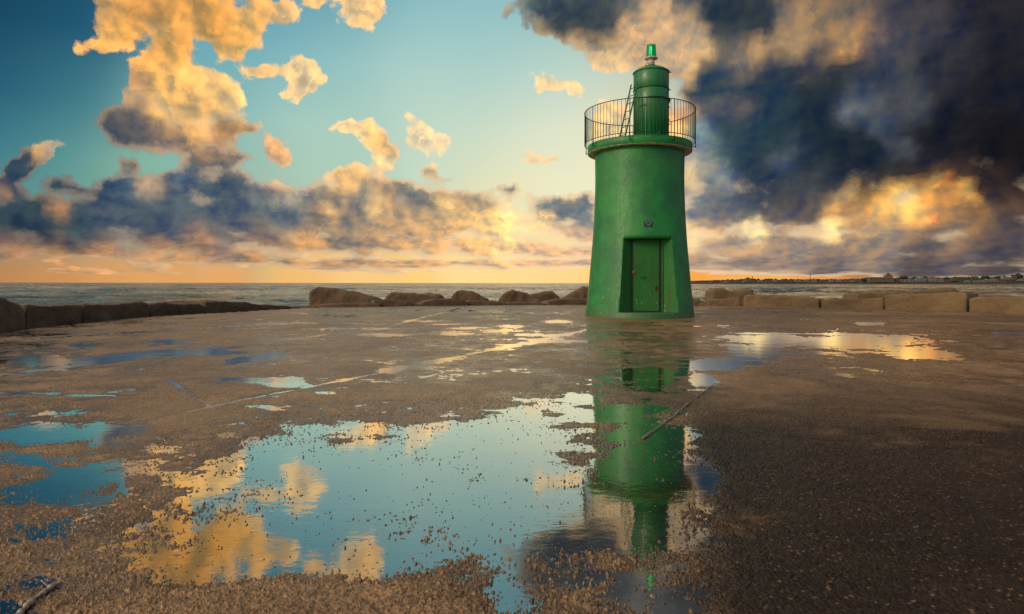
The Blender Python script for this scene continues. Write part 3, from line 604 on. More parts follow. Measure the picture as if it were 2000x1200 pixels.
def front_block(label, x0, y0, x1, y1, tops, depth, seed, m, **kw):
    """front face bottom from pixel (x0,y0) to (x1,y1); tops = [(px, py)] of its top edge"""
    A, B = gp(x0, y0), gp(x1, y1); pr = []
    for px, py in tops:
        # where the column of that pixel meets the front line
        s = (px-1000)/F; dx, dy = B[0]-A[0], B[1]-A[1]; den = dx-s*dy
        t = (s*A[1]-A[0])/den if abs(den) > 1e-6 else 0; t = min(1, max(0, t)); Y = A[1]+t*dy
        pr.append((t, hz(py, Y)+kw.get('lift', 0)))
    kw.pop('lift', None); pr.sort()
    return block(label, A, B, pr, depth, seed, m, **kw)
def far_block(label, x0, x1, Y, tops, depth, seed, m, **kw):
    A = ((x0-1000)/F*Y, Y); B = ((x1-1000)/F*Y, Y)
    pr = [((px-x0)/(x1-x0), hz(py, Y)) for px, py in tops]
    return block(label, A, B, pr, depth, seed, m, **kw)
GL = 'rounded stone blocks edging the left side of the pier'; GR = 'squared stone blocks edging the right side of the pier'; GB = 'boulders behind the far edge of the pier'; GW = 'low worn rocks along the far edge of the pier'
FL = dict(group=GL, side=(-1, .1), rnd=.16)
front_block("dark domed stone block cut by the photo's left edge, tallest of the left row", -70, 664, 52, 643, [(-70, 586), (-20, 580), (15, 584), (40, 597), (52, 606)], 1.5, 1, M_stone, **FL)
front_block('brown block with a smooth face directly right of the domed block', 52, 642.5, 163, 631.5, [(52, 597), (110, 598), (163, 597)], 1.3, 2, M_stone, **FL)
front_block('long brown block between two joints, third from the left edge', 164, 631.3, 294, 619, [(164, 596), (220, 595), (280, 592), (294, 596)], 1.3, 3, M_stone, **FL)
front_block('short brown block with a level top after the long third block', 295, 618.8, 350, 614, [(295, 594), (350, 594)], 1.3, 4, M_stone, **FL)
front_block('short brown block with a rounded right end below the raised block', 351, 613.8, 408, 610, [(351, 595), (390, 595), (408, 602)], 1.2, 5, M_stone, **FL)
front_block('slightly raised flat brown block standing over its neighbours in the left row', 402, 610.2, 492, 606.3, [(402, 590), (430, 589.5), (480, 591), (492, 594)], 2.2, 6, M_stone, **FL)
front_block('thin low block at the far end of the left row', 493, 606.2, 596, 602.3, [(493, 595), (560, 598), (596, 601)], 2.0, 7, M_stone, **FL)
WW = dict(group=GW, rnd=.3, rough=.05)
front_block('thin low slab at the foot of the big wedge boulder', 585, 601.5, 744, 600.5, [(585, 600), (640, 596), (700, 592), (744, 594)], 1.2, 11, M_stone, **WW)
front_block('low smooth hump right of the big wedge boulder', 728, 599.5, 826, 598.5, [(728, 587), (760, 585), (800, 590), (826, 596)], 1.3, 12, M_stone, **WW)
front_block('low rounded rock in front of the first peaked boulder', 822, 598.5, 916, 597.3, [(822, 592), (850, 585), (890, 583), (916, 590)], 1.3, 13, M_stone, **WW)
front_block('long flat rock between the two peaked boulders', 914, 597.2, 990, 596.6, [(914, 588), (960, 588), (990, 592)], 1.2, 14, M_stone, **WW)
front_block('very low flat rock under the second peaked boulder', 988, 596.6, 1068, 596, [(988, 592), (1030, 591), (1068, 593)], 1.0, 15, M_stone, **WW)
front_block('low rounded rock beside the left foot of the lighthouse', 1068, 596, 1160, 595.2, [(1068, 590), (1090, 585), (1120, 583), (1160, 584)], 1.3, 16, M_stone, **WW)
front_block('low sloping rock just right of the lighthouse foot', 1338, 596.8, 1376, 597, [(1338, 578), (1350, 581), (1376, 589)], 1.3, 17, M_stone, **WW)
BB = dict(group=GB, rnd=.2, rough=.10, zb=-1.2, name='boulder', cat='boulder')
far_block('big wedge boulder sloping down to the right, largest on the far edge', 601, 732, 32.2, [(601, 590), (607, 568), (618, 562.5), (645, 563.5), (690, 573), (732, 585)], 2.2, 21, M_stone, **BB)
far_block('long level boulder right of the big wedge boulder', 752, 862, 34.5, [(752, 582), (764, 572.5), (800, 574), (857, 577), (862, 583)], 2., 22, M_stone, **BB)
far_block('peaked boulder with a long right slope, nearer the middle of the photo', 876, 952, 34.5, [(876, 584), (892, 569), (908, 567.5), (930, 576), (952, 586)], 2., 23, M_stone, **BB)
far_block('rounded peaked boulder left of the two boulders next to the lighthouse', 972, 1058, 34., [(972, 588), (984, 574), (1000, 568), (1020, 571), (1058, 589)], 2.2, 24, M_stone, **BB)
far_block('smaller boulder with a slanting flat top beside the rounded peaked boulder', 1034, 1096, 36.5, [(1034, 577), (1060, 571), (1082, 570), (1096, 583)], 1.8, 25, M_stone, **BB)
far_block('rough boulder partly hidden behind the left side of the lighthouse', 1100, 1190, 35.5, [(1100, 584), (1125, 571), (1142, 560), (1190, 562)], 2.2, 26, M_stone, **BB)
RR = dict(group=GR, rnd=.12, rough=.055)
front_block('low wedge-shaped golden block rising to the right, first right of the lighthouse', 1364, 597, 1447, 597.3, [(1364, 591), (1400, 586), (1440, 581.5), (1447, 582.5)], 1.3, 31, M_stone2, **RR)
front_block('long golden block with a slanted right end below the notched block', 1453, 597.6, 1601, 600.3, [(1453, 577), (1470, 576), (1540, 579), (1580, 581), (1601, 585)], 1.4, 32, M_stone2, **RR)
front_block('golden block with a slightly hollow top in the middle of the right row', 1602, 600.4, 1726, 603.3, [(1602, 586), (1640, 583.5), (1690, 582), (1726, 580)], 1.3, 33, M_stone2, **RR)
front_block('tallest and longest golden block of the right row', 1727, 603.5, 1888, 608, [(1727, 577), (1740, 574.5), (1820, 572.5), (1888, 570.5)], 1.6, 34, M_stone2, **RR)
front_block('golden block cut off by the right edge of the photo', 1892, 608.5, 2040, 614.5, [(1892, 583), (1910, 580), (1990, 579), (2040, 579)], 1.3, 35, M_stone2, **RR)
front_block('last golden block of the right row, beyond the edge of the photo', 2046, 615, 2240, 624, [(2046, 580), (2240, 578)], 1.4, 36, M_stone2, **RR) if False else None
RB = dict(group='blocks standing behind the right row', rnd=.13, rough=.055, zb=-1.2)
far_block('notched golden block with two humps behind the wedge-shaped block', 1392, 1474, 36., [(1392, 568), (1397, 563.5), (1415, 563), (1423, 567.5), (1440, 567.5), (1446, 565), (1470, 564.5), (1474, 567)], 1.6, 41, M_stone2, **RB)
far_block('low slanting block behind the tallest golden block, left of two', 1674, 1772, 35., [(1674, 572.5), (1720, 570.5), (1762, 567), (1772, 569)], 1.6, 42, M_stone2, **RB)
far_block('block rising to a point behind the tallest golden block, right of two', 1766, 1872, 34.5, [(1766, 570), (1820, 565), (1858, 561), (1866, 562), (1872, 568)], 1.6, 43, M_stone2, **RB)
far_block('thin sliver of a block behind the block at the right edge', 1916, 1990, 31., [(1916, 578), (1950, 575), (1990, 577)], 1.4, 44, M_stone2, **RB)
def stick(label, pts, r, seed):
    bm = bmesh.new(); rng = random.Random(seed); P = [Vector((*gp(*p), .012)) for p in pts]; out = []; rad = []
    n = 26
    for i in range(n+1):
        t = i/n*(len(P)-1); k = min(int(t), len(P)-2); p = P[k].lerp(P[k+1], t-k)
        p += Vector((rng.uniform(-1, 1), rng.uniform(-1, 1), rng.uniform(-.4, .6)))*r*.45
        out.append(p); rad.append(r*(.65+.5*rng.random()+.25*math.sin(i*.9)))
    tube(bm, out, rad, 7)
    k = out[20]; tube(bm, [k, k+Vector((-.05, .02, .02))], [r*.5, r*.25], 6)
    c = out[0].copy(); bmesh.ops.translate(bm, vec=-c, verts=bm.verts[:])
    tag(bobj('stick', bm, M_wood, None, True, loc=c), label, 'stick', 'sticks lying on the pier')
stick('long thin bare stick lying in the puddle over the lighthouse reflection', [(1256, 858), (1310, 820), (1350, 786), (1396, 751)], .0055, 3)
stick('short thick stick in dark water at the lower left corner', [(30, 1215), (75, 1172), (116, 1145)], .010, 5)
# ---------------------------------------------------------------- LIGHTHOUSE
TX, TY = 4.21, 21.7
tower = thing('lighthouse', 'green cylindrical lighthouse with railed gallery and lit green lamp on the pier', 'lighthouse', (TX, TY, 0))
def body():
    pr = [(0, -.1), (1.78, -.1), (1.775, .0), (1.745, .25), (1.69, .75), (1.655, 1.1), (1.61, 1.6), (1.565, 2.1), (1.525, 2.6), (1.495, 3.1), (1.47, 3.6), (1.452, 4.1), (1.446, 4.6), (1.452, 5.0), (1.458, 5.37), (0, 5.37)]
    bm = bmesh.new(); pts = []
    for (a, b) in zip(pr[1:-1], pr[2:-1]):
        for k in range(3): t = k/3; pts.append((a[0]+(b[0]-a[0])*t, a[1]+(b[1]-a[1])*t))
    lathe(bm, [pr[0]]+pts+[pr[-2], pr[-1]], 128)
    o = bobj('wall', bm, [M_green, M_jamb], tower, True)
    # the doorway: a splayed recess cut into the wall
    bm = bmesh.new(); z0, z1 = .19, 2.485; yb, yf = -1.10, -2.3; wb, wf = .46, .46+1.2*1.15
    f = [bm.verts.new((x*w, y, z)) for y, w in ((yb, wb), (yf, wf)) for z in (z0, z1) for x in (-1, 1)]
    for q in ((0, 1, 3, 2), (4, 5, 7, 6), (0, 1, 5, 4), (2, 3, 7, 6), (0, 2, 6, 4), (1, 3, 7, 5)): bm.faces.new([f[i] for i in q])
    cut = bobj('cut', bm, M_jamb, None)
    cut.location = (TX, TY, 0)
    md = o.modifiers.new('b', 'BOOLEAN'); md.object = cut; md.solver = 'EXACT'; md.operation = 'DIFFERENCE'
    bpy.context.view_layer.update(); dg = bpy.context.evaluated_depsgraph_get()
    me = bpy.data.meshes.new_from_object(o.evaluated_get(dg)); o.modifiers.clear(); old = o.data; o.data = me; bpy.data.meshes.remove(old)
    bpy.data.objects.remove(cut)
    for p in me.polygons:
        c = p.center; n = p.normal
        r = math.hypot(c.x, c.y)
        flat = (c.y < -1.05 and z0-.01 <= c.z <= z1+.01 and abs(c.x) < .95 and (n.x*c.x+n.y*c.y)/max(r, .01) < .9)
        p.material_index = 1 if flat else 0; p.use_smooth = not flat and abs(n.z) < .7
    return o
wall = body()
def arc_tube(R, z, r, n=96, a0=0, a1=2*math.pi, cx=0, cy=0, seg=8):
    bm = bmesh.new(); cl = abs(a1-a0-2*math.pi) < 1e-6; m = n if cl else n+1
    tube(bm, [(cx+R*math.cos(a0+(a1-a0)*i/n), cy+R*math.sin(a0+(a1-a0)*i/n), z) for i in range(m)], r, seg, cl); return bm
# gallery slab with a pale underside
bm = bmesh.new(); lathe(bm, [(1.3, 5.372), (1.685, 5.372), (1.70, 5.385), (1.702, 5.62), (1.69, 5.64), (0, 5.655)], 128)
o = bobj('gallery_floor', bm, [M_green, M_soff], tower)
for p in o.data.polygons:
    p.material_index = 1 if p.normal.z < -.5 else 0; p.use_smooth = abs(p.normal.z) < .5
bm = bmesh.new(); lathe(bm, [(1.45, 5.30), (1.475, 5.31), (1.475, 5.371), (1.45, 5.371)], 96); bobj('cornice', bm, M_green, tower, True)
# railing
rl = bobj('railing', arc_tube(1.80, 6.745, .014, 128), M_rail, tower, True)
bobj('bottom_rail', arc_tube(1.80, 5.70, .012, 128), M_rail, rl, True)
for k in range(88):
    a = 2*math.pi*(k+6.1)/88; post = k % 11 == 0
    bm = bmesh.new(); x, y = 1.80*math.cos(a), 1.80*math.sin(a)
    if post:
        tube(bm, [(x, y, 6.74), (x, y, 5.46)], .014, 8); tube(bm, [(x*1.004, y*1.004, 5.50), (x*.94, y*.94, 5.50)], .012, 6)
        bobj('post', bm, M_rail, rl, True)
    else:
        tube(bm, [(x, y, 6.74), (x, y, 5.70)], .0072, 6); bobj('baluster', bm, M_rail, rl, True)
# lantern drum, standing a little right of the axis
DX = .39
bm = bmesh.new(); lathe(bm, [(0, 5.65), (.572, 5.65), (.572, 7.13)], 96, cx=DX); drum = bobj('lantern_drum', bm, M_drum, tower, True)
bm = bmesh.new(); lathe(bm, [(.574, 7.1), (.576, 7.44), (.565, 7.455), (.565, 7.485), (.576, 7.50), (.578, 8.03), (.572, 8.04)], 96, cx=DX); bobj('drum_band', bm, M_drum, drum, True)
for k in range(30):                                  # standing seams of the sheet cladding
    a = 2*math.pi*k/30; x, y = .574*math.cos(a)+DX, .574*math.sin(a)
    bm = bmesh.new(); box(bm, (x, y, 6.40), (.012, .012, 1.44), a); bobj('seam', bm, M_drum, drum)
bm = bmesh.new(); lathe(bm, [(.57, 7.10), (.625, 7.108), (.625, 7.125), (.57, 7.14)], 64, math.radians(-125), math.radians(25), cx=DX); bobj('drip_plate', bm, M_rail, drum)
bobj('groove_band', arc_tube(.580, 7.470, .014, 96, cx=DX), M_iron, drum, True)
bm = bmesh.new(); lathe(bm, [(.57, 8.03), (.60, 8.035), (.605, 8.055), (.585, 8.075), (.48, 8.15), (.32, 8.225), (.15, 8.265), (0, 8.28)], 96, cx=DX); roof = bobj('drum_roof', bm, M_drum, drum, True)
bm = bmesh.new(); tube(bm, [(DX+.57, -.1, 8.05), (DX+.655, -.1, 8.05)], .014, 8); bobj('bracket', bm, M_rail, drum); bm = bmesh.new(); tube(bm, [(DX+.57, -.1, 7.47), (DX+.645, -.1, 7.47)], .013, 8); bobj('bracket', bm, M_rail, drum)
for z in (6.98, 6.84, 6.42, 6.28):
    bm = bmesh.new(); box(bm, (DX+.50, -.315, z), (.09, .03, .035), math.radians(-30)); bobj('hinge', bm, M_rail, drum)
bm = bmesh.new(); tube(bm, [(DX-.42, -.40, 6.86), (DX-.44, -.48, 6.86), (DX-.30, -.56, 6.86), (DX-.28, -.50, 6.86)], .010, 6); bobj('grab_handle', bm, M_rail, drum)
bm = bmesh.new(); box(bm, (DX-.60, -.22, 5.76), (.08, .08, .22), 0, .006); bobj('junction_box', bm, M_drum, drum)
bm = bmesh.new(); box(bm, (.28, -1.68, 5.70), (.05, .05, .10), 0, .005); bobj('floor_bracket', bm, M_drum, tower)
# lamp
def lens_material():
    m, N, b = mat('lit_green_lens'); P = N.add('ShaderNodeTexCoord').outputs['Object']; x, y, z = N.sep(P)
    b.inputs['Base Color'].default_value = (.004, .20, .09, 1); b.inputs['Roughness'].default_value = .15
    b.inputs['Emission Color'].default_value = (.003, .30, .13, 1); b.inputs['Emission Strength'].default_value = .28
    tr = N.add('ShaderNodeBsdfTransparent'); tr.inputs[0].default_value = (.02, .62, .30, 1)
    ms = N.add('ShaderNodeMixShader'); ms.inputs[0].default_value = .62; N.l.new(tr.outputs[0], ms.inputs[1]); N.l.new(b.outputs[0], ms.inputs[2])
    N.l.new(ms.outputs[0], N.n['Material Output'].inputs[0]); return m
def glow_material():
    m, N, b = mat('lamp_filament_glow'); b.inputs['Emission Color'].default_value = (.15, 1., .30, 1); b.inputs['Emission Strength'].default_value = 14.; return m
lx = DX
bm = bmesh.new(); lathe(bm, [(.13, 8.26), (.155, 8.27), (.155, 8.30), (.10, 8.315)], 48, cx=lx); lamp = bobj('lamp', bm, M_rust2, tower, True)
bm = bmesh.new(); lathe(bm, [(.10, 8.31), (.105, 8.36), (.115, 8.37), (.115, 8.42), (.10, 8.44), (.11, 8.47), (.16, 8.50), (.205, 8.515), (.215, 8.535), (.20, 8.555), (.165, 8.565), (0, 8.565)], 48, cx=lx); bobj('lamp_neck', bm, M_white, lamp, True)
bm = bmesh.new(); pr = [(0, 8.566), (.172, 8.567)]
for k in range(14): pr += [(.170-.022*(k/14), 8.575+k*.027)]
pr += [(.146, 8.952), (.13, 8.968), (0, 8.972)]
lathe(bm, pr, 48, cx=lx)
for k in range(12): a = k*math.pi/6; box(bm, (lx+.138*math.cos(a), .138*math.sin(a), 8.972), (.022, .022, .018), a)
bobj('lens', bm, lens_material(), lamp, True)
bm = bmesh.new(); tube(bm, [(lx-.012, -.06, 8.60), (lx-.012, -.06, 8.76), (lx-.012, -.06, 8.86), (lx-.012, -.06, 8.92)], [.003, .008, .022, .008], 10); bobj('bulb_glow', bm, glow_material(), lamp, True)
bm = bmesh.new(); tube(bm, [(lx-.13, -.03, 8.30), (lx-.19, -.03, 8.30), (lx-.20, -.03, 8.36), (lx-.15, -.03, 8.385), (lx-.10, -.03, 8.38)], .010, 6); bobj('cable', bm, M_rust2, lamp, True)
# door
bm = bmesh.new(); box(bm, (0, -1.125, 1.345), (.80, .04, 2.24), 0, .006); door = bobj('door', bm, M_jamb, tower)
door['label'] = 'green steel door with rust spots'
bm = bmesh.new()
for c, s in (((-.43, -1.12, 1.34), (.05, .05, 2.28)), ((.435, -1.12, 1.34), (.05, .05, 2.28)), ((0, -1.12, 2.475), (.82, .05, .02)), ((0, -1.12, .20), (.82, .05, .02))): box(bm, c, s)
bobj('door_frame', bm, M_iron, tower)
bm = bmesh.new(); box(bm, (.50, -1.17, 1.34), (.05, .05, 2.27), 0, .008); bobj('door_post', bm, M_jamb, tower)
bm = bmesh.new(); tube(bm, [(-.18, -1.145, 1.30), (-.18, -1.19, 1.28), (-.10, -1.20, 1.265), (-.04, -1.19, 1.28), (-.04, -1.145, 1.30)], .010, 6); bobj('handle', bm, M_rail, door, True)
bm = bmesh.new(); box(bm, (-.40, -1.17, 1.44), (.085, .04, .085), 0, .008); box(bm, (-.40, -1.195, 1.45), (.04, .02, .04), 0, .004, 0); o = bobj('latch', bm, M_rust, door); o['label'] = 'rusty orange latch'
bm = bmesh.new(); box(bm, (.315, -1.15, .93), (.055, .02, .17), 0, .01); box(bm, (.315, -1.155, .95), (.09, .02, .06), 0, .01); bobj('lock', bm, M_rust2, door)
# plaque above the door: dark blue, its pale lettering worn past reading
pq = .0; zc = 2.93; yq = -1.505
bm = bmesh.new(); box(bm, (0, 0, 0), (.255, .02, .18), 0, .003)
plq = bobj('plaque', bm, M_navy, tower); plq.location = (pq-.02, yq-.02, zc); plq['label'] = 'small dark blue plaque with worn pale lettering'
rng = random.Random(4); bm = bmesh.new()
for zz, x0, x1, hh in ((.062, -.105, .105, .018), (.030, -.075, .09, .014), (.000, -.095, -.03, .009), (.000, .035, .095, .009), (-.018, -.05, .05, .010), (-.040, -.045, .045, .010), (-.062, -.08, .075, .010)):
    x = x0
    while x < x1:
        w = rng.uniform(.006, .013)
        if rng.random() < .8: box(bm, (x+w/2, -.0115, zz+rng.uniform(-.002, .002)), (w, .003, hh*rng.uniform(.6, 1.)))
        x += w+.004
bobj('worn_lettering', bm, M_mark, plq)
# ladder leaning on the drum
F1, F2 = Vector((3.41, 20.90, 5.66)), Vector((3.54, 20.60, 5.66)); T1, T2 = Vector((3.914, 21.55, 7.62)), Vector((4.067, 21.25, 7.60))
lad = thing('ladder', 'narrow green metal ladder leaning against the lantern drum on the gallery', 'ladder', F1)
for a, b in ((F1, T1), (F2, T2)):
    bm = bmesh.new(); tube(bm, [a-F1, b-F1], .024, 8); bobj('side_rail', bm, M_drum, lad, True)
for k in range(7):
    t = .07+k*.142; bm = bmesh.new(); tube(bm, [F1.lerp(T1, t)-F1, F2.lerp(T2, t)-F1], .012, 6); bobj('rung', bm, M_rail, lad, True)
# ---------------------------------------------------------------- FAR SHORE
CD = 2500.
def cx_(px, D=CD): return (px-1000)/F*D
def cz_(py, D=CD): return CAMH-(py-HOR)/F*D
RIDGE = [(1330, 551.4), (1350, 549.2), (1400, 547.8), (1450, 546.2), (1500, 544.6), (1560, 544.4), (1620, 545), (1700, 544.5), (1760, 543), (1820, 542), (1900, 541), (2000, 540.5), (2150, 540), (2400, 541), (2900, 544), (3300, 550)]
def build_coast():
    xs = np.linspace(1325, 3300, 500); d = np.linspace(0, 1, 26)
    D, PX = np.meshgrid(d, xs, indexing='ij'); dist = CD-80+D*900
    rz = np.interp(PX, [r[0] for r in RIDGE], [r[1] for r in RIDGE])
    top = CAMH-(rz+.8-HOR)/F*(CD+200)-SEA; X = (PX-1000)/F*CD*(1+D*.05)
    Z = SEA-1+(np.clip(top, 0, None)*.9+1)*np.clip(D*2.6, 0, 1)**.7+fbm(X*.012, dist*.012, 4, 3)*3*np.clip(D*3, 0, 1)
    Z[-1] = SEA-5; link('coast', gridmesh('coast', X, dist, Z), M_land, None, True, kind='structure')
build_coast()
rngc = random.Random(11)
def ground_at(px, dd):                               # height of the far land
    r = np.interp(px, [q[0] for q in RIDGE], [q[1] for q in RIDGE]); top = CAMH-(r+.8-HOR)/F*(CD+200)-SEA
    return SEA-1+(max(top, 0)*.9+1)*min(1, dd*2.6)**.7
def crown(bm, c, r, h, n, rng):
    for k in range(n):
        a = rng.uniform(0, 6.28); q = rng.random()**.5; z = rng.uniform(-.5, .5)
        s = r*rng.uniform(.28, .5); v = bmesh.ops.create_icosphere(bm, subdivisions=1, radius=s)['verts']
        bmesh.ops.scale(bm, vec=(1, 1, .75), verts=v); bmesh.ops.translate(bm, vec=(c[0]+math.cos(a)*q*r*.8, c[1]+math.sin(a)*q*r*.8, c[2]+z*h*(1-q*.6)), verts=v)
        for w in v: w.co += Vector((rng.uniform(-1, 1), rng.uniform(-1, 1), rng.uniform(-1, 1)))*s*.22
def far_tree(label, px, base, w, h, palm=False):
    dd = .3; y = CD-80+dd*900; x = (px-1000)/F*CD*(1+dd*.05)*y/CD*CD/y
    k = CD/F; t = thing('tree', label, 'tree', (x, CD+40, base), 0, 'trees on the far shore')
    bm = bmesh.new(); tube(bm, [(0, 0, -2), (0, 0, h*.45)], [.5, .3], 6); bobj('trunk', bm, M_bark, t)
    bm = bmesh.new(); crown(bm, (0, 0, h*.62), w/2, h*.6, 22, rngc); bobj('crown', bm, M_leaf, t)
def house(name, label, px, zb, w, h, d, m, cat='house', roof=None, group='houses on the far shore', win=2, flr=1, y=None):
    y = y or CD; x = (px-1000)/F*y
    t = thing(name, label, cat, (x, y, zb), 0, group)
    bm = bmesh.new(); box(bm, (0, d/2, h/2-1), (w, d, h+2)); bobj('wall', bm, m, t)
    bm = bmesh.new()
    if roof == 'gable':
        v = [bm.verts.new(p) for p in ((-w/2-.3, -.3, h), (w/2+.3, -.3, h), (w/2+.3, d+.3, h), (-w/2-.3, d+.3, h), (-w/2-.3, d/2, h+w*.12), (w/2+.3, d/2, h+w*.12))]
        for f in ((0, 1, 5, 4), (2, 3, 4, 5), (0, 4, 3), (1, 2, 5), (0, 3, 2, 1)): bm.faces.new([v[i] for i in f])
        bobj('roof', bm, M_roof, t)
    else:
        box(bm, (0, d/2, h+.25), (w+.5, d+.5, .5)); box(bm, (w*.2, d/2, h+1.3), (w*.25, d*.4, 1.6)); bobj('roof', bm, m, t)
    for f_ in range(flr):
        for i in range(win):
            bm = bmesh.new(); box(bm, (-w/2+w*(i+.5)/win, -.1, h*(f_+.5)/flr), (w/win*.4, .25, h/flr*.45)); bobj('window', bm, M_win, t)
    return t
# houses: px along the shore, px height of the base, width and height in photo pixels, colour
k_ = CD/F
HS = [(1772, 549, 26, 5, 'w'), (1800, 548.5, 20, 8, 'w'), (1824, 548.5, 14, 9, 'w'), (1838, 549, 12, 6, 'w'), (1752, 548, 10, 6, 't'), (1864, 547, 12, 5, 't'), (1880, 545.5, 16, 5, 'r'), (1938, 548.5, 22, 6, 'w'), (1915, 549.5, 26, 3.5, 'w'), (1958, 549, 18, 3.5, 't'),
      (1905, 545, 12, 6, 'r'), (1965, 544, 12, 5, 'w'), (1982, 543.5, 10, 5, 't'), (1995, 547.5, 14, 4, 'w'), (1975, 549.5, 12, 4, 'r'), (1850, 549, 9, 4, 't'), (1890, 549.5, 12, 4, 'w'),
      (1640, 549.5, 9, 3.5, 'w'), (1655, 549, 8, 4, 't'), (1625, 549.3, 8, 4, 'w'), (1608, 549.5, 10, 3, 't'), (1592, 549, 8, 4, 'w'), (1575, 549.3, 9, 3.4, 'w'), (1560, 549.2, 12, 4.5, 'w'), (1545, 549, 8, 3.4, 't'), (1530, 549.2, 10, 4, 't'), (1515, 549.2, 8, 3, 'w'), (1500, 549.4, 9, 3.4, 't'), (1486, 549.5, 8, 3, 'w'), (1470, 549.8, 9, 2.6, 't'), (1455, 549.8, 7, 2.6, 'w'), (1440, 550, 8, 2.4, 't'), (1420, 550.2, 8, 2., 'w'), (1675, 547.5, 10, 4, 't'), (1666, 549.6, 8, 3, 'w')]
CN = dict(w='white', t='tan', r='reddish brown')
for i, (px, py, w, h, c) in enumerate(HS):
    m = dict(w=M_wallw, t=M_wallt, r=M_wallr)[c]
    side = 'left of the castle-like building' if px < 1690 else 'right of the castle-like building'
    nb = sorted(HS, key=lambda q: q[0]); same = [q for q in nb if (q[0] < 1690) == (px < 1690) and q[4] == c]
    n = [q[0] for q in same].index(px); ords = ['nearest', 'second', 'third', 'fourth', 'fifth', 'sixth', 'seventh', 'eighth', 'ninth', 'tenth', 'eleventh']
    if px < 1690: n = len(same)-1-n
    pos = ords[n]+' of that colour'
    house('house', '%s %s shore house, %s %s' % ({'w': 'small', 't': 'plain', 'r': 'gabled'}[c], CN[c], pos, side), px, cz_(py), w*k_, h*k_*.72, 11, m, roof='gable' if c == 'r' else None, win=3 if w > 12 else 2, flr=2 if h > 7 else 1)
# the castle-like building
cs = thing('castle_building', 'large tan castle-like building with a turreted top on the far shore', 'castle', (cx_(1717), CD-20, cz_(549.5)))
bm = bmesh.new(); box(bm, (0, 12, 9*k_/2-1.5), (46*k_, 22, 9*k_+1)); bobj('wall', bm, M_wallt, cs)
bm = bmesh.new(); box(bm, (0, 0, -.2), (46*k_+1, 2.4, 4.)); bobj('terrace', bm, M_wallt, cs)
tw = thing('x', 'x', 'x', (0, 0, 0)); bpy.data.objects.remove(tw)
bm = bmesh.new(); box(bm, (15*k_, 12, 9*k_+1.5*k_), (13*k_, 16, 3.5*k_)); box(bm, (15.5*k_, 12, 13.2*k_), (7*k_, 10, 3*k_)); box(bm, (15.5*k_, 12, 15.2*k_), (3.2*k_, 6, 2*k_)); bobj('turret', bm, M_wallt, cs)
bm = bmesh.new(); r = bmesh.ops.create_cone(bm, segments=8, radius1=1.6*k_, radius2=.1, depth=1.2*k_, cap_ends=True)['verts']; bmesh.ops.translate(bm, vec=(15.5*k_, 12, 16.6*k_), verts=r); bobj('turret_roof', bm, M_roof, cs)
for i in range(9):
    bm = bmesh.new(); box(bm, ((-20+i*4.6)*k_, .85, 5.6*k_), (1.1*k_, .4, 2*k_)); bobj('window', bm, M_win, cs)
# round-roofed hall behind the white houses
t = thing('domed_hall', 'reddish domed hall rising over the houses right of the castle-like building', 'hall', (cx_(1839), CD+60, cz_(546)))
bm = bmesh.new(); lathe(bm, [(9*k_, -3), (9*k_, 2.6*k_), (0, 2.6*k_)], 24); bobj('wall', bm, M_wallr, t, True)
bm = bmesh.new(); lathe(bm, [(9.3*k_, 2.6*k_), (8.4*k_, 4.2*k_), (6*k_, 5.8*k_), (3*k_, 6.8*k_), (0, 7.1*k_)], 24); bobj('roof', bm, M_roof, t, True)
# mast and chimney on the horizon
t = thing('water_tower', 'thin tower with a wide head on the skyline, right of the short chimney', 'tower', (cx_(1601), CD+80, cz_(547)))
bm = bmesh.new(); lathe(bm, [(.9*k_, -2), (.45*k_, 9*k_), (0, 9*k_)], 12); bobj('shaft', bm, M_roof, t, True)
bm = bmesh.new(); lathe(bm, [(0, 9*k_), (1.2*k_, 9.6*k_), (1.3*k_, 11*k_), (0, 11.4*k_)], 12); bobj('tank', bm, M_roof, t, True)
t = thing('factory_building', 'low building with a chimney on the skyline, nearest the lighthouse', 'factory', (cx_(1478), CD+80, cz_(547)))
bm = bmesh.new(); box(bm, (0, 6, 1.6*k_), (16*k_, 14, 4.2*k_)); box(bm, (-1.5*k_, 6, 4.6*k_), (5*k_, 9, 2.2*k_)); bobj('wall', bm, M_wallt, t)
bm = bmesh.new(); lathe(bm, [(.8*k_, 0), (.55*k_, 9*k_), (0, 9*k_)], 10, cx=5.5*k_, cy=-4); bobj('chimney', bm, M_roof, t, True)
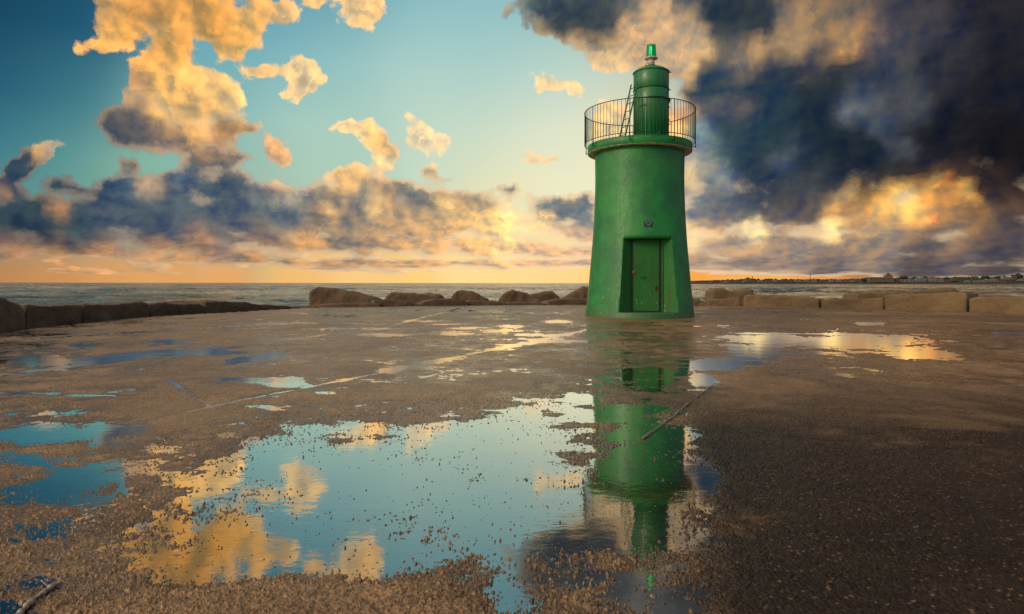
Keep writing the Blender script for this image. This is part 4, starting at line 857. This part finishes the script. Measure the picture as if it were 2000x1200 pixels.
TR = [(1691, 549.6, 16, 6, 'dark bushy tree standing at the water left of the castle-like building'), (1766, 546, 14, 8, 'dark round tree directly right of the castle-like building, tallest of the shore'), (1755, 547, 7, 6, 'small dark tree squeezed between the castle-like building and the tallest tree'),
      (1787, 545, 8, 5, 'small dark tree between the white houses and the tallest tree'), (1808, 544, 7, 5, 'small tree above the two-storey white house'), (1852, 547, 12, 6, 'dark tree just right of the domed hall'), (1868, 543.6, 9, 4, 'low tree on the ridge right of the domed hall'),
      (1892, 547, 14, 6, 'broad dark tree between the reddish houses'), (1925, 544, 14, 5, 'broad tree on the ridge above the long white house'), (1950, 543.5, 10, 5, 'small tree on the ridge left of the white ridge house'), (1962, 541.5, 5, 5, 'slim upright tree on the ridge'), (1988, 544, 20, 9, 'large dark tree at the right edge of the shore'), (1996, 549, 12, 4, 'low tree by the water at the right edge of the photo')]
for px, py, w, h, lb in TR: far_tree(lb, px, cz_(py), w*k_, h*k_)
# scrub and groves that read as one mass
bm = bmesh.new(); rg = random.Random(5)
for i in range(620):
    px = 1345+rg.random()**.85*760; dd = rg.uniform(.1, .5); y = CD-80+dd*900; r = rg.uniform(2.2, 5.5)*min(1, (px-1320)/160)
    x = (px-1000)/F*CD*(1+dd*.05); z = ground_at(px, dd)
    v = bmesh.ops.create_icosphere(bm, subdivisions=1, radius=r)['verts']; bmesh.ops.scale(bm, vec=(1.5, 1, .8), verts=v)
    for q in v: q.co += Vector((rg.uniform(-1, 1), rg.uniform(-1, 1), rg.uniform(-1, 1)))*r*.3
    bmesh.ops.translate(bm, vec=(x, y, z+r*.3), verts=v)
o = bobj('scrubland', bm, M_leaf, kind='stuff'); o['label'] = 'dark scrub and groves covering the far shore'; o['category'] = 'scrub'
# ---------------------------------------------------------------- SUN
l = bpy.data.lights.new('sun', 'SUN'); l.energy = 1.2; l.angle = math.radians(18); l.color = (1., .80, .58)
so = bpy.data.objects.new('sun', l); col.objects.link(so)
ae, aa = math.radians(SUN_EL), math.radians(SUN_AZ)       # azimuth from +Y towards +X
dv = Vector((math.sin(aa)*math.cos(ae), math.cos(aa)*math.cos(ae), math.sin(ae)))
so.rotation_euler = dv.to_track_quat('Z', 'Y').to_euler(); so.location = dv*60
scene.cycles.max_bounces = 6; scene.cycles.transparent_max_bounces = 8; scene.cycles.diffuse_bounces = 2; scene.cycles.glossy_bounces = 3; scene.cycles.transmission_bounces = 4
scene.cycles.caustics_reflective = False; scene.cycles.caustics_refractive = False
